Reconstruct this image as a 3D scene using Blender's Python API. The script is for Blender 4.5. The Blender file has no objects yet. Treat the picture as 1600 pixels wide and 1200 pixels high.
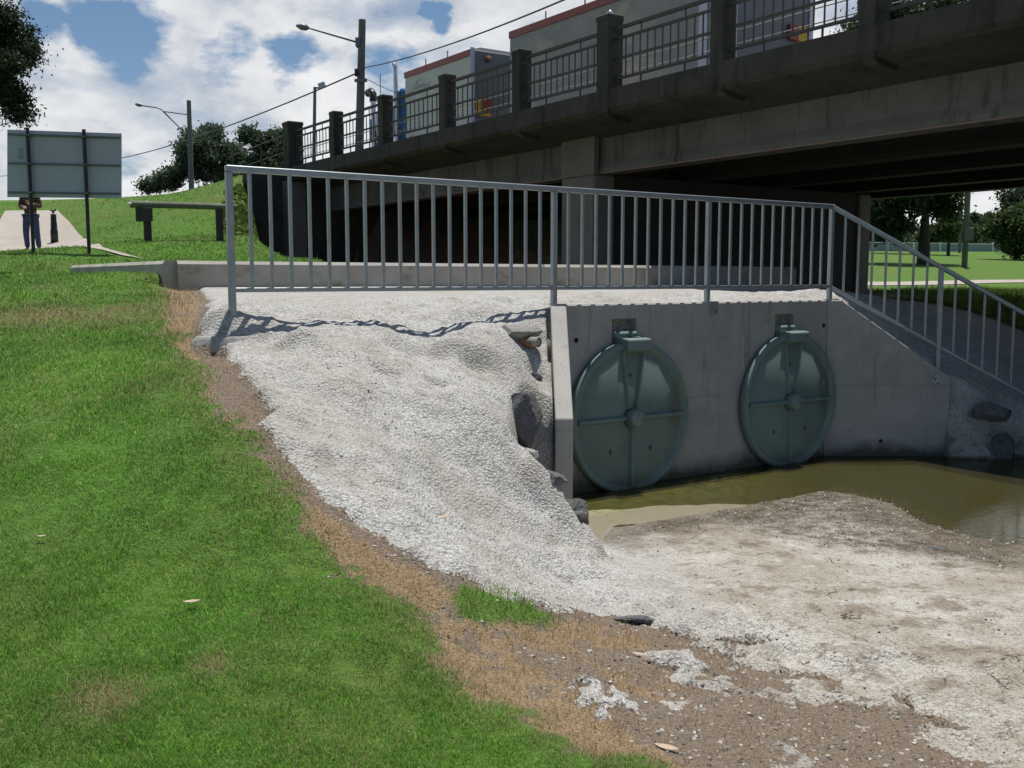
import bpy, bmesh, math, random
import numpy as np
from mathutils import Vector, Matrix
random.seed(7); rng = np.random.default_rng(11)
PI = math.pi
sc = bpy.context.scene
col = sc.collection

# ------------------------------------------------------------------ camera model
FPX = 1556.0; HZ = 436.0
PITCH = math.atan((600 - HZ) / FPX)
Fv = np.array([0, math.cos(PITCH), -math.sin(PITCH)]); Uv = np.array([0, math.sin(PITCH), math.cos(PITCH)])
Xv = np.array([1., 0, 0])
def ray(px, py): return Fv + Xv * (px - 800) / FPX + Uv * (600 - py) / FPX
def atY(px, py, Y): r = ray(px, py); return r * Y / r[1]
def atz(px, py, z): r = ray(px, py); return r * z / r[2]
TH = math.radians(34.2)
E1 = np.array([math.cos(TH), math.sin(TH)]); E2 = np.array([-math.sin(TH), math.cos(TH)])
def W(u, v, z=0.): p = E1 * u + E2 * v; return (float(p[0]), float(p[1]), z)
def onu(px, py, u): r = ray(px, py); return r * u / (r[:2] @ E1)
def onv(px, py, v): r = ray(px, py); return r * v / (r[:2] @ E2)

cam = bpy.data.cameras.new('camera'); camo = bpy.data.objects.new('camera', cam); col.objects.link(camo)
cam.lens = FPX / 1600 * 36; cam.sensor_width = 36; cam.clip_start = .05; cam.clip_end = 3000
camo.rotation_euler = (PI / 2 - PITCH, 0, 0); sc.camera = camo

# ------------------------------------------------------------------ materials
def nm(name):
    m = bpy.data.materials.new(name); m.use_nodes = True
    nt = m.node_tree; nt.nodes.clear()
    out = nt.nodes.new('ShaderNodeOutputMaterial'); b = nt.nodes.new('ShaderNodeBsdfPrincipled')
    nt.links.new(b.outputs[0], out.inputs[0])
    return m, nt, b, out
def N(nt, t, **kw):
    n = nt.nodes.new('ShaderNode' + t)
    for k, v in kw.items():
        if k in n.inputs.keys(): n.inputs[k].default_value = v
        else: setattr(n, k, v)
    return n
def ramp(nt, src, stops):
    r = nt.nodes.new('ShaderNodeValToRGB'); e = r.color_ramp.elements
    while len(e) < len(stops): e.new(.5)
    for i, (p, c) in enumerate(stops):
        e[i].position = p; e[i].color = (c, c, c, 1) if isinstance(c, (int, float)) else (*c, 1)
    nt.links.new(src, r.inputs[0]); return r.outputs[0]
def mix(nt, fac, a, b, mode='MIX'):
    m = nt.nodes.new('ShaderNodeMix'); m.data_type = 'RGBA'; m.blend_type = mode
    for i, v in ((0, fac), (6, a), (7, b)):
        s = m.inputs[i]
        if isinstance(v, bpy.types.NodeSocket): nt.links.new(v, s)
        elif isinstance(v, (int, float)): s.default_value = v if i == 0 else (v, v, v, 1)
        else: s.default_value = (*v, 1)
    return m.outputs[2]
def math_(nt, op, a, b=0., c=None, clamp=False):
    m = nt.nodes.new('ShaderNodeMath'); m.operation = op; m.use_clamp = clamp
    for i, v in enumerate((a, b, c)):
        if v is None: continue
        if isinstance(v, bpy.types.NodeSocket): nt.links.new(v, m.inputs[i])
        else: m.inputs[i].default_value = v
    return m.outputs[0]
def coords(nt, scale=(1, 1, 1), kind='Object'):
    t = nt.nodes.new('ShaderNodeTexCoord'); mp = nt.nodes.new('ShaderNodeMapping'); mp.inputs['Scale'].default_value = scale
    nt.links.new(t.outputs[kind], mp.inputs[0]); return mp.outputs[0]
def noise(nt, vec, scale, detail=4, rough=.6):
    n = N(nt, 'TexNoise', Scale=scale, Detail=detail, Roughness=rough); nt.links.new(vec, n.inputs['Vector']); return n.outputs[0]
def bump(nt, b, h, strength=.3, dist=.01, prev=None):
    n = N(nt, 'Bump', Strength=strength, Distance=dist); nt.links.new(h, n.inputs['Height'])
    if prev is not None: nt.links.new(prev, n.inputs['Normal'])
    nt.links.new(n.outputs[0], b.inputs['Normal']); return n.outputs[0]
def simple(name, c1, c2=None, rough=.7, metal=0., ns=6., bs=.15, bd=.005, stain=None, kind='Object', spec=None):
    m, nt, b, _ = nm(name)
    v = coords(nt, kind=kind); n1 = noise(nt, v, ns, 6, .65)
    c2 = c2 or tuple(x * .7 for x in c1)
    c = mix(nt, ramp(nt, n1, [(.3, 0.), (.7, 1.)]), c1, c2)
    if stain:
        vs = coords(nt, (stain[1], stain[1], stain[2]), kind); ns_ = noise(nt, vs, 1, 5, .7)
        c = mix(nt, ramp(nt, ns_, [(stain[3], 0.), (stain[3] + .15, 1.)]), c, stain[0])
    nt.links.new(c, b.inputs['Base Color'])
    b.inputs['Roughness'].default_value = rough; b.inputs['Metallic'].default_value = metal
    if spec is not None: b.inputs['Specular IOR Level'].default_value = spec
    n2 = noise(nt, v, ns * 12, 3, .6)
    if bs: bump(nt, b, n2, bs, bd)
    return m
M = {}
M['galv'] = simple('galvanised_steel', (.33, .36, .38), (.25, .28, .30), .42, .55, 9, .05)
M['wall'] = simple('cast_concrete', (.31, .295, .27), (.235, .22, .20), .85, 0, 3, .25, .004, ((.16, .15, .13), 5, 1.2, .6))
def wall_mat():
    m, nt, b, _ = nm('formed_concrete'); v = coords(nt)
    n1 = noise(nt, v, 2.2, 6, .65); n2 = noise(nt, v, 30, 4, .6); vs = coords(nt, (7, 7, .7)); n3 = noise(nt, vs, 1, 5, .7)
    c = mix(nt, ramp(nt, n1, [(.3, 0.), (.7, 1.)]), (.38, .365, .335), (.28, .27, .25))
    c = mix(nt, ramp(nt, n3, [(.56, 0.), (.74, .6)]), c, (.13, .125, .11))
    c = mix(nt, ramp(nt, n2, [(.62, 0.), (.72, .5)]), c, (.12, .11, .10))
    g = N(nt, 'NewGeometry'); gs = N(nt, 'SeparateXYZ'); nt.links.new(g.outputs['Position'], gs.inputs[0])
    wz = math_(nt, 'ADD', gs.outputs[2], math_(nt, 'MULTIPLY', math_(nt, 'SUBTRACT', n1, .5), .45))
    c = mix(nt, ramp(nt, math_(nt, 'MULTIPLY', math_(nt, 'ADD', wz, 2.2), -1.), [(-.0, 0.), (.0001, 0.)]), c, c) if False else c
    lo = math_(nt, 'MULTIPLY', math_(nt, 'SUBTRACT', -1.93, wz, clamp=True), 6., clamp=True)
    c = mix(nt, lo, c, (.075, .075, .055))
    pj = math_(nt, 'LESS_THAN', math_(nt, 'ABSOLUTE', math_(nt, 'SUBTRACT', gs.outputs[2], -1.27)), .004)
    c = mix(nt, math_(nt, 'MULTIPLY', pj, .45), c, (.12, .115, .105))
    nt.links.new(c, b.inputs['Base Color']); b.inputs['Roughness'].default_value = .85; bump(nt, b, n2, .3, .004); return m
M['wall'] = wall_mat()
M['walltop'] = simple('beam_concrete', (.42, .40, .36), (.30, .275, .23), .85, 0, 2, .25, .004, ((.18, .14, .09), 1.6, 3, .56))
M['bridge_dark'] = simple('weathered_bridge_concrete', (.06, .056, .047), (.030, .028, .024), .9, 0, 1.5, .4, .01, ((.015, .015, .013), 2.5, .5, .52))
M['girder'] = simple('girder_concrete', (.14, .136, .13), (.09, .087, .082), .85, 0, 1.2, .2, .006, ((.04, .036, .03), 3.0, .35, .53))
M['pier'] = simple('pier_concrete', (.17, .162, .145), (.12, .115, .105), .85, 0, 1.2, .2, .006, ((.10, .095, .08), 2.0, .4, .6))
M['deep_shade'] = simple('shade_dark_concrete', (.03, .029, .027), (.02, .019, .018), .9, 0, 1.2, .2, .006)  # near-black copy of the concrete: shade under the deck put into the colour
M['rust_line'] = simple('rusty_flange', (.25, .14, .10), (.18, .15, .13), .8, 0, 3)
M['rail_paint'] = simple('old_rail_paint', (.05, .046, .042), (.085, .078, .07), .7, .2, 8)
M['rail_light'] = simple('pale_wire', (.42, .42, .42), None, .5, .5, 8)
M['gate'] = simple('teal_gate_paint', (.165, .228, .208), (.13, .185, .168), .7, 0, 4, .15, .004, ((.12, .12, .085), 2.5, 1.0, .58))
def gate_wear(m):
    nt = m.node_tree; b = next(n for n in nt.nodes if n.type == 'BSDF_PRINCIPLED'); src = b.inputs['Base Color'].links[0].from_socket
    v = coords(nt); g = N(nt, 'NewGeometry'); gs = N(nt, 'SeparateXYZ'); nt.links.new(g.outputs['Position'], gs.inputs[0]); n1 = noise(nt, v, 5, 5, .7)
    lo = math_(nt, 'MULTIPLY', math_(nt, 'SUBTRACT', -1.86, math_(nt, 'ADD', gs.outputs[2], math_(nt, 'MULTIPLY', n1, .25)), clamp=True), 5., clamp=True)
    c = mix(nt, math_(nt, 'MULTIPLY', lo, .8), src, (.085, .08, .055))
    vs = coords(nt, (16, 16, 1.6)); n2 = noise(nt, vs, 1, 4, .7)
    c = mix(nt, ramp(nt, n2, [(.60, 0.), (.76, .55)]), c, (.13, .10, .065)); nt.links.new(c, b.inputs['Base Color'])
gate_wear(M['gate'])
M['gate_hub'] = simple('pale_teal_paint', (.18, .24, .225), None, .42, 0, 5, .05)
M['steel_bolt'] = simple('dull_bolt_steel', (.25, .25, .25), None, .45, .8, 10)
M['dark_hole'] = simple('dark_cavity', (.02, .02, .018), None, .95)
M['rock'] = simple('dark_basalt', (.10, .105, .115), (.28, .27, .255), .9, 0, 7, 1., .04, ((.04, .04, .045), 9, 9, .52))
M['palerock'] = simple('coated_rock', (.42, .41, .38), (.25, .24, .22), .9, 0, 7, .8, .03)
M['rust'] = simple('rusty_steel', (.30, .12, .04), (.10, .07, .05), .9, 0, 20)
M['board'] = simple('aluminium_sign_back', (.52, .50, .60), (.46, .45, .54), .5, .1, 2, .03)
M['black_post'] = simple('dark_plum_post_paint', (.035, .022, .045), None, .5)
M['timber'] = simple('treated_log_timber', (.16, .17, .12), (.09, .10, .075), .85, 0, 4, .5, .01)
M['post_brown'] = simple('dark_timber_post', (.06, .052, .045), (.035, .03, .028), .85, 0, 4, .5, .01)
M['white'] = simple('white_paint', (.8, .8, .78), None, .5)
M['path'] = simple('footpath_concrete', (.37, .33, .28), (.30, .27, .23), .9, 0, 1.5, .2)
M['asphalt'] = simple('road_asphalt', (.05, .05, .05), None, .9, 0, 2, .4)
M['bark'] = simple('tree_bark', (.07, .06, .05), (.035, .03, .025), .95, 0, 8, .7, .02)
M['lamp_pole'] = simple('weathered_power_pole', (.19, .18, .165), (.13, .125, .115), .8, 0, 3)
M['lamp_metal'] = simple('lamp_metal', (.2, .21, .22), None, .5, .5)
M['wire'] = simple('cable_black', (.03, .03, .035), None, .6)
M['bollard'] = simple('black_cast_iron', (.02, .022, .02), None, .4, .2)
M['blue_paint'] = simple('blue_truck_paint', (.03, .14, .38), (.025, .12, .33), .25, 0, 2, 0)
M['chrome'] = simple('chrome', (.62, .62, .63), None, .3, 1., 4, 0)
M['tyre'] = simple('tyre_rubber', (.02, .02, .02), None, .9)
M['cream'] = simple('cream_curtain', (.62, .60, .55), (.52, .50, .46), .7, 0, 1.2, .1, .01, ((.16, .15, .14), .5, 1.5, .6))
M['grey_panel'] = simple('grey_trailer_end', (.16, .165, .185), (.13, .13, .15), .6, 0, 1)
M['red'] = simple('red_trim', (.32, .03, .03), (.22, .03, .03), .5)
M['yellow'] = simple('yellow_marker', (.75, .42, .02), None, .6)
M['mural'] = simple('trailer_side_print', (.22, .215, .21), (.33, .30, .27), .6, 0, .7, .03, .01, ((.52, .42, .31), .28, .5, .50))
M['banner'] = simple('blue_banner', (.04, .12, .30), None, .6)
M['skin'] = simple('skin', (.5, .3, .22), None, .6)
M['jeans'] = simple('blue_denim', (.035, .045, .10), (.05, .065, .15), .9, 0, 12)
M['hair'] = simple('dark_hair', (.03, .02, .015), None, .7)
M['boot'] = simple('dark_boot', (.03, .03, .03), None, .6)
M['cloth_orange'] = simple('orange_cloth', (.5, .2, .04), None, .8)
M['glass'] = simple('dark_glass', (.02, .03, .04), None, .08, 0, 2, 0)
M['leaf_litter'] = simple('dry_leaf', (.5, .4, .3), (.3, .2, .14), .8, 0, 20)
# plaid shirt
m, nt, b, _ = nm('dark_plaid_shirt')
v = coords(nt)
w1 = N(nt, 'TexWave', Scale=6.); w1.bands_direction = 'Z'; nt.links.new(v, w1.inputs[0])
w2 = N(nt, 'TexWave', Scale=6.); w2.bands_direction = 'X'; nt.links.new(v, w2.inputs[0])
c = mix(nt, ramp(nt, w1.outputs[1], [(.8, 0.), (.9, 1.)]), (.02, .018, .025), (.16, .12, .05))
c = mix(nt, ramp(nt, w2.outputs[1], [(.85, 0.), (.95, 1.)]), c, (.10, .03, .03)); nt.links.new(c, b.inputs['Base Color']); b.inputs['Roughness'].default_value = .9
M['plaid'] = m
# foliage
def foliage(name, base, var=.5, trans=.35, bright=(0, 0, 0)):
    m, nt, b, out = nm(name)
    g = N(nt, 'NewGeometry'); v = coords(nt)
    n = noise(nt, v, .9, 3, .6)
    rnd = g.outputs['Random Per Island']
    c = mix(nt, rnd, tuple(x * (1 - var) for x in base), tuple(x * (1 + var) for x in base))
    c = mix(nt, ramp(nt, n, [(.35, 0.), (.65, .6)]), c, tuple(min(1, x * 1.7 + .01) for x in base))
    nt.links.new(c, b.inputs['Base Color']); b.inputs['Roughness'].default_value = .6; b.inputs['Specular IOR Level'].default_value = .25
    t = N(nt, 'BsdfTranslucent'); nt.links.new(c, t.inputs[0])
    ms = N(nt, 'MixShader'); ms.inputs[0].default_value = trans
    nt.links.new(b.outputs[0], ms.inputs[1]); nt.links.new(t.outputs[0], ms.inputs[2]); nt.links.new(ms.outputs[0], out.inputs[0])
    return m
M['leaf_dark'] = foliage('dark_gum_leaves', (.022, .036, .016))
M['leaf_mid'] = foliage('mid_green_leaves', (.045, .07, .02))
M['leaf_hill'] = foliage('far_tree_leaves', (.06, .085, .05))
M['leaf_bright'] = foliage('yellow_green_leaves', (.08, .12, .02))

# ------------------------------------------------------------------ mesh builder
GS = 1.0       # metres per drawing unit; the bridge drawings below use 1.19
class MB:
    def __init__(s): s.v = []; s.f = []; s.sm = []
    def add(s, vs, fs, smooth=False):
        o = len(s.v); s.v += [(float(p[0]) * GS, float(p[1]) * GS, float(p[2]) * GS) for p in vs]; s.f += [tuple(i + o for i in f) for f in fs]; s.sm += [smooth] * len(fs); return s
    def box(s, x0, x1, y0, y1, z0, z1, mat=None, ch=0.):
        if ch:
            bm = bmesh.new(); bmesh.ops.create_cube(bm, size=1)
            for q in bm.verts: q.co = Vector(((x0 + x1) / 2 + q.co.x * (x1 - x0), (y0 + y1) / 2 + q.co.y * (y1 - y0), (z0 + z1) / 2 + q.co.z * (z1 - z0)))
            bmesh.ops.bevel(bm, geom=bm.edges[:], offset=ch, segments=1, affect='EDGES')
            vs = [q.co.copy() for q in bm.verts]; bm.verts.index_update(); fs = [[q.index for q in f.verts] for f in bm.faces]; bm.free()
        else:
            vs = [Vector(p) for p in ((x0, y0, z0), (x1, y0, z0), (x1, y1, z0), (x0, y1, z0), (x0, y0, z1), (x1, y0, z1), (x1, y1, z1), (x0, y1, z1))]
            fs = [(0, 3, 2, 1), (4, 5, 6, 7), (0, 1, 5, 4), (1, 2, 6, 5), (2, 3, 7, 6), (3, 0, 4, 7)]
        if mat is not None: vs = [mat @ p for p in vs]
        return s.add(vs, fs)
    def tube(s, pts, rads, n=10, caps=True, smooth=True, up=None):
        pts = [Vector(p) for p in pts]
        if isinstance(rads, (int, float)): rads = [rads] * len(pts)
        vs = []; fs = []; prev = None
        for i, p in enumerate(pts):
            d = (pts[min(i + 1, len(pts) - 1)] - pts[max(i - 1, 0)]).normalized()
            if prev is None:
                a = Vector((0, 0, 1)) if abs(d.z) < .95 else Vector((1, 0, 0)); x = d.cross(a).normalized()
            else: x = (prev - d * prev.dot(d)).normalized()
            prev = x; y = d.cross(x)
            for k in range(n):
                t = 2 * PI * k / n; vs.append(p + (x * math.cos(t) + y * math.sin(t)) * rads[i])
        for i in range(len(pts) - 1):
            for k in range(n): k2 = (k + 1) % n; fs.append((i * n + k, i * n + k2, (i + 1) * n + k2, (i + 1) * n + k))
        s.add(vs, fs, smooth)
        if caps: s.add(vs[:n], [tuple(range(n))[::-1]]); s.add(vs[-n:], [tuple(range(n))])
        return s
    def bar(s, a, b, w, h=None):       # square section bar
        a = Vector(a); b = Vector(b); d = (b - a).normalized(); h = h or w
        x = d.cross(Vector((0, 0, 1)))
        x = Vector((1, 0, 0)) if x.length < .01 else x.normalized()
        y = x.cross(d).normalized(); vs = []
        for p in (a, b):
            for sx, sy in ((-1, -1), (1, -1), (1, 1), (-1, 1)): vs.append(p + x * sx * w / 2 + y * sy * h / 2)
        return s.add(vs, [(0, 1, 2, 3), (7, 6, 5, 4), (0, 4, 5, 1), (1, 5, 6, 2), (2, 6, 7, 3), (3, 7, 4, 0)])
    def lathe(s, prof, n=32, mat=None, smooth=True):   # prof: (r, z)
        vs = []; fs = []
        for r, z in prof:
            for k in range(n): t = 2 * PI * k / n; vs.append(Vector((r * math.cos(t), r * math.sin(t), z)))
        for i in range(len(prof) - 1):
            for k in range(n): k2 = (k + 1) % n; fs.append((i * n + k, i * n + k2, (i + 1) * n + k2, (i + 1) * n + k))
        fs.append(tuple(range(n))[::-1]); fs.append(tuple(range((len(prof) - 1) * n, len(prof) * n)))
        if mat is not None: vs = [mat @ p for p in vs]
        return s.add(vs, fs, smooth)
    def prism(s, poly, axis, a, b, mat=None):       # poly of 2D points extruded along an axis
        def mk(p, t):
            return {'y': Vector((p[0], t, p[1])), 'x': Vector((t, p[0], p[1])), 'z': Vector((p[0], p[1], t))}[axis]
        n = len(poly); vs = [mk(p, a) for p in poly] + [mk(p, b) for p in poly]
        if mat is not None: vs = [mat @ p for p in vs]
        return s.add(vs, [tuple(range(n))[::-1], tuple(range(n, 2 * n))] + [(i, (i + 1) % n, (i + 1) % n + n, i + n) for i in range(n)])
    def build(s, name, mat, parent=None, bevel=0., normals=True):
        me = bpy.data.meshes.new(name); me.from_pydata(s.v, [], s.f); me.update()
        me.polygons.foreach_set('use_smooth', s.sm)
        if normals:
            bm = bmesh.new(); bm.from_mesh(me); bmesh.ops.recalc_face_normals(bm, faces=bm.faces); bm.to_mesh(me); bm.free()
        for mm in (mat if isinstance(mat, (list, tuple)) else [mat]): me.materials.append(mm)
        o = bpy.data.objects.new(name, me); col.objects.link(o); o.parent = parent
        if bevel:
            bv = o.modifiers.new('bevel', 'BEVEL'); bv.width = bevel; bv.segments = 1; bv.limit_method = 'ANGLE'
        return o
def empty(name, label, cat, loc=(0, 0, 0), rz=0., group=None):
    o = bpy.data.objects.new(name, None); col.objects.link(o); o.location = loc; o.rotation_euler = (0, 0, rz); o.empty_display_size = .1
    o['label'] = label; o['category'] = cat
    if group: o['group'] = group
    return o
def tag(o, label, cat, group=None, kind=None):
    o['label'] = label; o['category'] = cat
    if group: o['group'] = group
    if kind: o['kind'] = kind
    return o
def struct(o, label=None):
    o['kind'] = 'structure'
    if label: o['label'] = label
    return o
def copy_tree(o, parent=None):
    c = o.copy(); col.objects.link(c); c.parent = parent
    for ch in list(o.children): copy_tree(ch, c)
    return c

# ------------------------------------------------------------------ numpy noise and terrain
_tab = rng.random((256, 256))
def vn(x, y, f, seed=0):
    x = np.asarray(x) * f + seed * 17.13; y = np.asarray(y) * f + seed * 9.71
    xi = np.floor(x).astype(int); yi = np.floor(y).astype(int); fx = x - xi; fy = y - yi
    fx = fx * fx * (3 - 2 * fx); fy = fy * fy * (3 - 2 * fy)
    g = lambda a, b: _tab[(a + seed * 31) & 255, (b + seed * 57) & 255]
    return ((g(xi, yi) * (1 - fx) + g(xi + 1, yi) * fx) * (1 - fy) + (g(xi, yi + 1) * (1 - fx) + g(xi + 1, yi + 1) * fx) * fy) * 2 - 1
def fbm(x, y, f, o=4, seed=0, g=.5):
    s = 0; a = 1; t = 0
    for i in range(o): s = s + a * vn(x, y, f * 2.03 ** i, seed + i); t += a; a *= g
    return s / t
def sstep(x, a, b): t = np.clip((x - a) / (b - a), 0, 1); return t * t * (3 - 2 * t)

class RBF:
    def __init__(s, P, lam=.003):
        P = np.array(P); s.c = P[:, :2]; n = len(P)
        A = np.zeros((n + 3, n + 3)); A[:n, :n] = s.phi(s.c, s.c) + np.eye(n) * lam
        A[:n, n] = 1; A[:n, n + 1:] = s.c; A[n, :n] = 1; A[n + 1:, :n] = s.c.T
        s.w = np.linalg.solve(A, np.concatenate([P[:, 2], np.zeros(3)]))
    def phi(s, a, b):
        d2 = ((a[:, None, :] - b[None, :, :]) ** 2).sum(2); return np.sqrt(d2 + .02)      # linear kernel: no overshoot
    def __call__(s, x, y):
        sh = np.shape(x); q = np.stack([np.ravel(x), np.ravel(y)], 1); out = np.empty(len(q)); n = len(s.c)
        for i in range(0, len(q), 40000):
            k = q[i:i + 40000]; out[i:i + 40000] = s.phi(k, s.c) @ s.w[:n] + s.w[n] + k @ s.w[n + 1:]
        return out.reshape(sh)
def Pz(L): return [tuple(atz(*a)) for a in L]
def PY(L): return [tuple(atY(*a)) for a in L]
lawn = [(-6, 3, -1.42), (-6, 5, -1.02), (-6.5, 8, -.48), (-7, 11.5, -.08), (-3, 3, -1.5), (-3, 5, -1.1), (-3.2, 7.5, -.55),
        (-1.5, 3, -1.58), (-1.5, 4.5, -1.3), (0, 2.4, -1.72), (-2.6, 2, -1.65), (-12, 5, -.9), (-12, 10, -.2), (-4.3, 9.5, -.28), (-2.9, 8.4, -.46), (-6, 0, -1.75), (0, 0, -1.85)]
lawnY = PY([(60, 399, 17.5), (147, 403, 17.5), (0, 396, 18), (265, 453, 11.5)]) + [(-5, 12.6, .02), (-6, 13.9, .07), (-7.0, 15.2, .09), (-7.8, 16, .14), (-7.5, 14, .03)]
bank = RBF(lawn + lawnY + Pz([(375, 580, -.62), (400, 640, -.8), (500, 775, -1.15), (600, 1000, -1.5), (740, 880, -1.5), (600, 860, -1.35),
        (1000, 1200, -1.76), (800, 1100, -1.66), (900, 1000, -1.76), (700, 1000, -1.58),
        (860, 760, -1.52), (900, 800, -1.76), (830, 720, -1.35), (790, 690, -1.2), (760, 650, -1.02), (700, 600, -.8), (650, 560, -.66),
        (700, 800, -1.48), (800, 880, -1.75), (850, 830, -1.75), (600, 720, -1.1), (500, 620, -.78), (450, 560, -.56), (870, 920, -1.85), (930, 960, -1.87),
        (950, 870, -1.98), (1010, 920, -2.0)]) + PY([(860, 560, 8.9), (835, 600, 8.55), (800, 560, 8.6), (740, 520, 8.7), (600, 508, 8.55), (450, 527, 8.0), (362, 515, 7.95), (800, 530, 8.9)])
        + [W(2.6, 7.8, -.42), W(4, 7.8, -.45), W(5, 7.8, -.44), W(5.7, 7.8, -.30), W(3.5, 8.4, -.33), W(5, 8.4, -.3)]
        + [(1.2, 4, -1.83), (1.1, 5, -1.93), (1, 6, -2.0), (1.5, 2.4, -1.82)])
floor_ = RBF(Pz([(905, 828, -2.122), (1020, 815, -2.122), (1130, 797, -2.122), (1230, 776, -2.124), (1290, 774, -2.12), (1380, 790, -2.125), (1430, 822, -2.125), (1450, 852, -2.112), (1520, 860, -2.116), (1600, 862, -2.118), (1300, 800, -2.10), (1380, 828, -2.10), (1200, 812, -2.105),
        (1330, 760, -2.155), (1450, 790, -2.17), (1530, 820, -2.165), (1500, 770, -2.2), (1600, 810, -2.2), (1000, 795, -2.155), (1150, 770, -2.155),
        (1000, 870, -2.09), (1200, 900, -2.06), (1500, 900, -2.09), (1600, 950, -2.05), (1300, 1000, -1.99), (1050, 960, -1.98), (1600, 1050, -1.97), (1400, 960, -2.03),
        (1100, 1080, -1.89), (1300, 1150, -1.87), (1600, 1190, -1.88), (950, 1100, -1.79)]) + [(6, 8, -2.22), (7, 10, -2.22), (8.5, 5, -2.1), (5, 3, -1.9), (1.5, 2.3, -1.82), (12, 8, -2.3), (5, 0, -1.9),
        W(6, 7.6, -2.17), W(8, 7.6, -2.17), W(9.7, 7.6, -2.18), (5, 11.7, -2.18), (6.2, 11.6, -2.22), (7.5, 11.6, -2.25), (.9, 8.8, -2.17)], .001)
back = RBF(lawn + lawnY + [W(3.3, 11.8, -.12), W(6, 11.8, -.11), W(4.5, 11.8, -.13), W(3.6, 11.1, -.17), W(5, 11, -.15), W(7.5, 11.8, -.12), W(9, 11.8, -.10), W(12, 11.8, -.10), W(14, 11.8, -.13),
        W(2.6, 7.8, -.42), W(4, 7.8, -.45), W(5, 7.8, -.44), W(5.7, 7.8, -.30), W(6.2, 7.95, -.265), W(8, 7.95, -.265), W(9.9, 7.95, -.265),
        W(3.5, 8.4, -.33), W(5, 8.4, -.3), W(3, 9.5, -.22), W(6, 9.5, -.2), W(9, 9.5, -.18), W(10.6, 9.5, -.22),
        (4.5, 12.15, -.66), (5.2, 12.15, -1.1), (6.1, 12.2, -1.45), (7.6, 12.2, -1.95), (9, 12, -2.2), (9, 14, -1.7), (4.6, 12.9, -.33)]
        + [W(12, 13, -.4), W(14, 13.4, -.5), W(12, 17, -.6), W(16, 17, -.6), W(12, 24, -.6), W(18, 24, -.5), W(7.2, 12.6, .12), W(5, 12.4, .2), W(3.2, 12.4, .2)]
        + PY([(1600, 565, 13.6), (1400, 490, 14.2), (1340, 462, 14.6), (1600, 520, 15.5), (1480, 472, 20), (1600, 459, 24.5), (1400, 457, 25),
        (1500, 446, 31), (1600, 444, 31), (1370, 447, 31), (1435, 412, 45), (1600, 411, 45), (1350, 411, 45), (1500, 393, 85), (1620, 393, 85), (1380, 393, 85),
        (475, 409, 17), (400, 370, 22), (386, 300, 27), (300, 410, 12.6), (225, 375, 20), (340, 378, 20), (350, 291, 33), (280, 305, 38), (218, 313, 42), (105, 326, 46), (30, 331, 48), (450, 263, 31),
        (95, 380, 28), (20, 394, 24), (140, 394, 22), (225, 408, 15.5), (60, 396, 26)])
        + [W(5, 48, 3.3), (-30, 20, .9), (-45, 52, 3.2), (-45, 80, 3.2), (0, 60, 2.5), (-40, 160, 2.8), (40, 200, 3.2), (160, 90, 1.5), (100, 20, -1.5), (30, 0, -2.2), (60, 300, 4), (15, 16, -1.4), (30, 25, -.8), (-10, 70, 2.8), (0, 300, 4)])

EDGE = np.array([(.44, 9.7), (.44, 8.43), (.30, 8.45), (.12, 8.45), (-.02, 8.15), (-.04, 7.4), (.14, 7.36), (.28, 7.3), (.475, 7.36), (.6, 7.05), (.8, 6.6), (.95, 6.1), (1.1, 5.5), (1.2, 4.5), (1.3, 3.0), (1.3, -5.)])
def sdist(x, y, P, closed=False):
    """signed distance to a polyline (positive on its left while walking) or closed polygon (positive inside)"""
    best = np.full(np.shape(x), 1e9); sg = np.ones(np.shape(x)); n = len(P)
    inside = np.zeros(np.shape(x), bool)
    for i in range(n if closed else n - 1):
        a = P[i]; b = P[(i + 1) % n]; d = b - a; L = d @ d + 1e-12
        t = np.clip(((x - a[0]) * d[0] + (y - a[1]) * d[1]) / L, 0, 1)
        ex = x - (a[0] + t * d[0]); ey = y - (a[1] + t * d[1]); dd = np.sqrt(ex * ex + ey * ey)
        if closed:
            c = ((a[1] > y) != (b[1] > y)) & (x < (b[0] - a[0]) * (y - a[1]) / (b[1] - a[1] + 1e-12) + a[0]); inside ^= c
            best = np.minimum(best, dd)
        else:
            cr = d[0] * (y - a[1]) - d[1] * (x - a[0]); m = dd < best - 1e-9
            best = np.where(m, dd, best); sg = np.where(m, np.sign(cr + 1e-12), sg)
    return best * (np.where(inside, 1, -1) if closed else sg)
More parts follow.
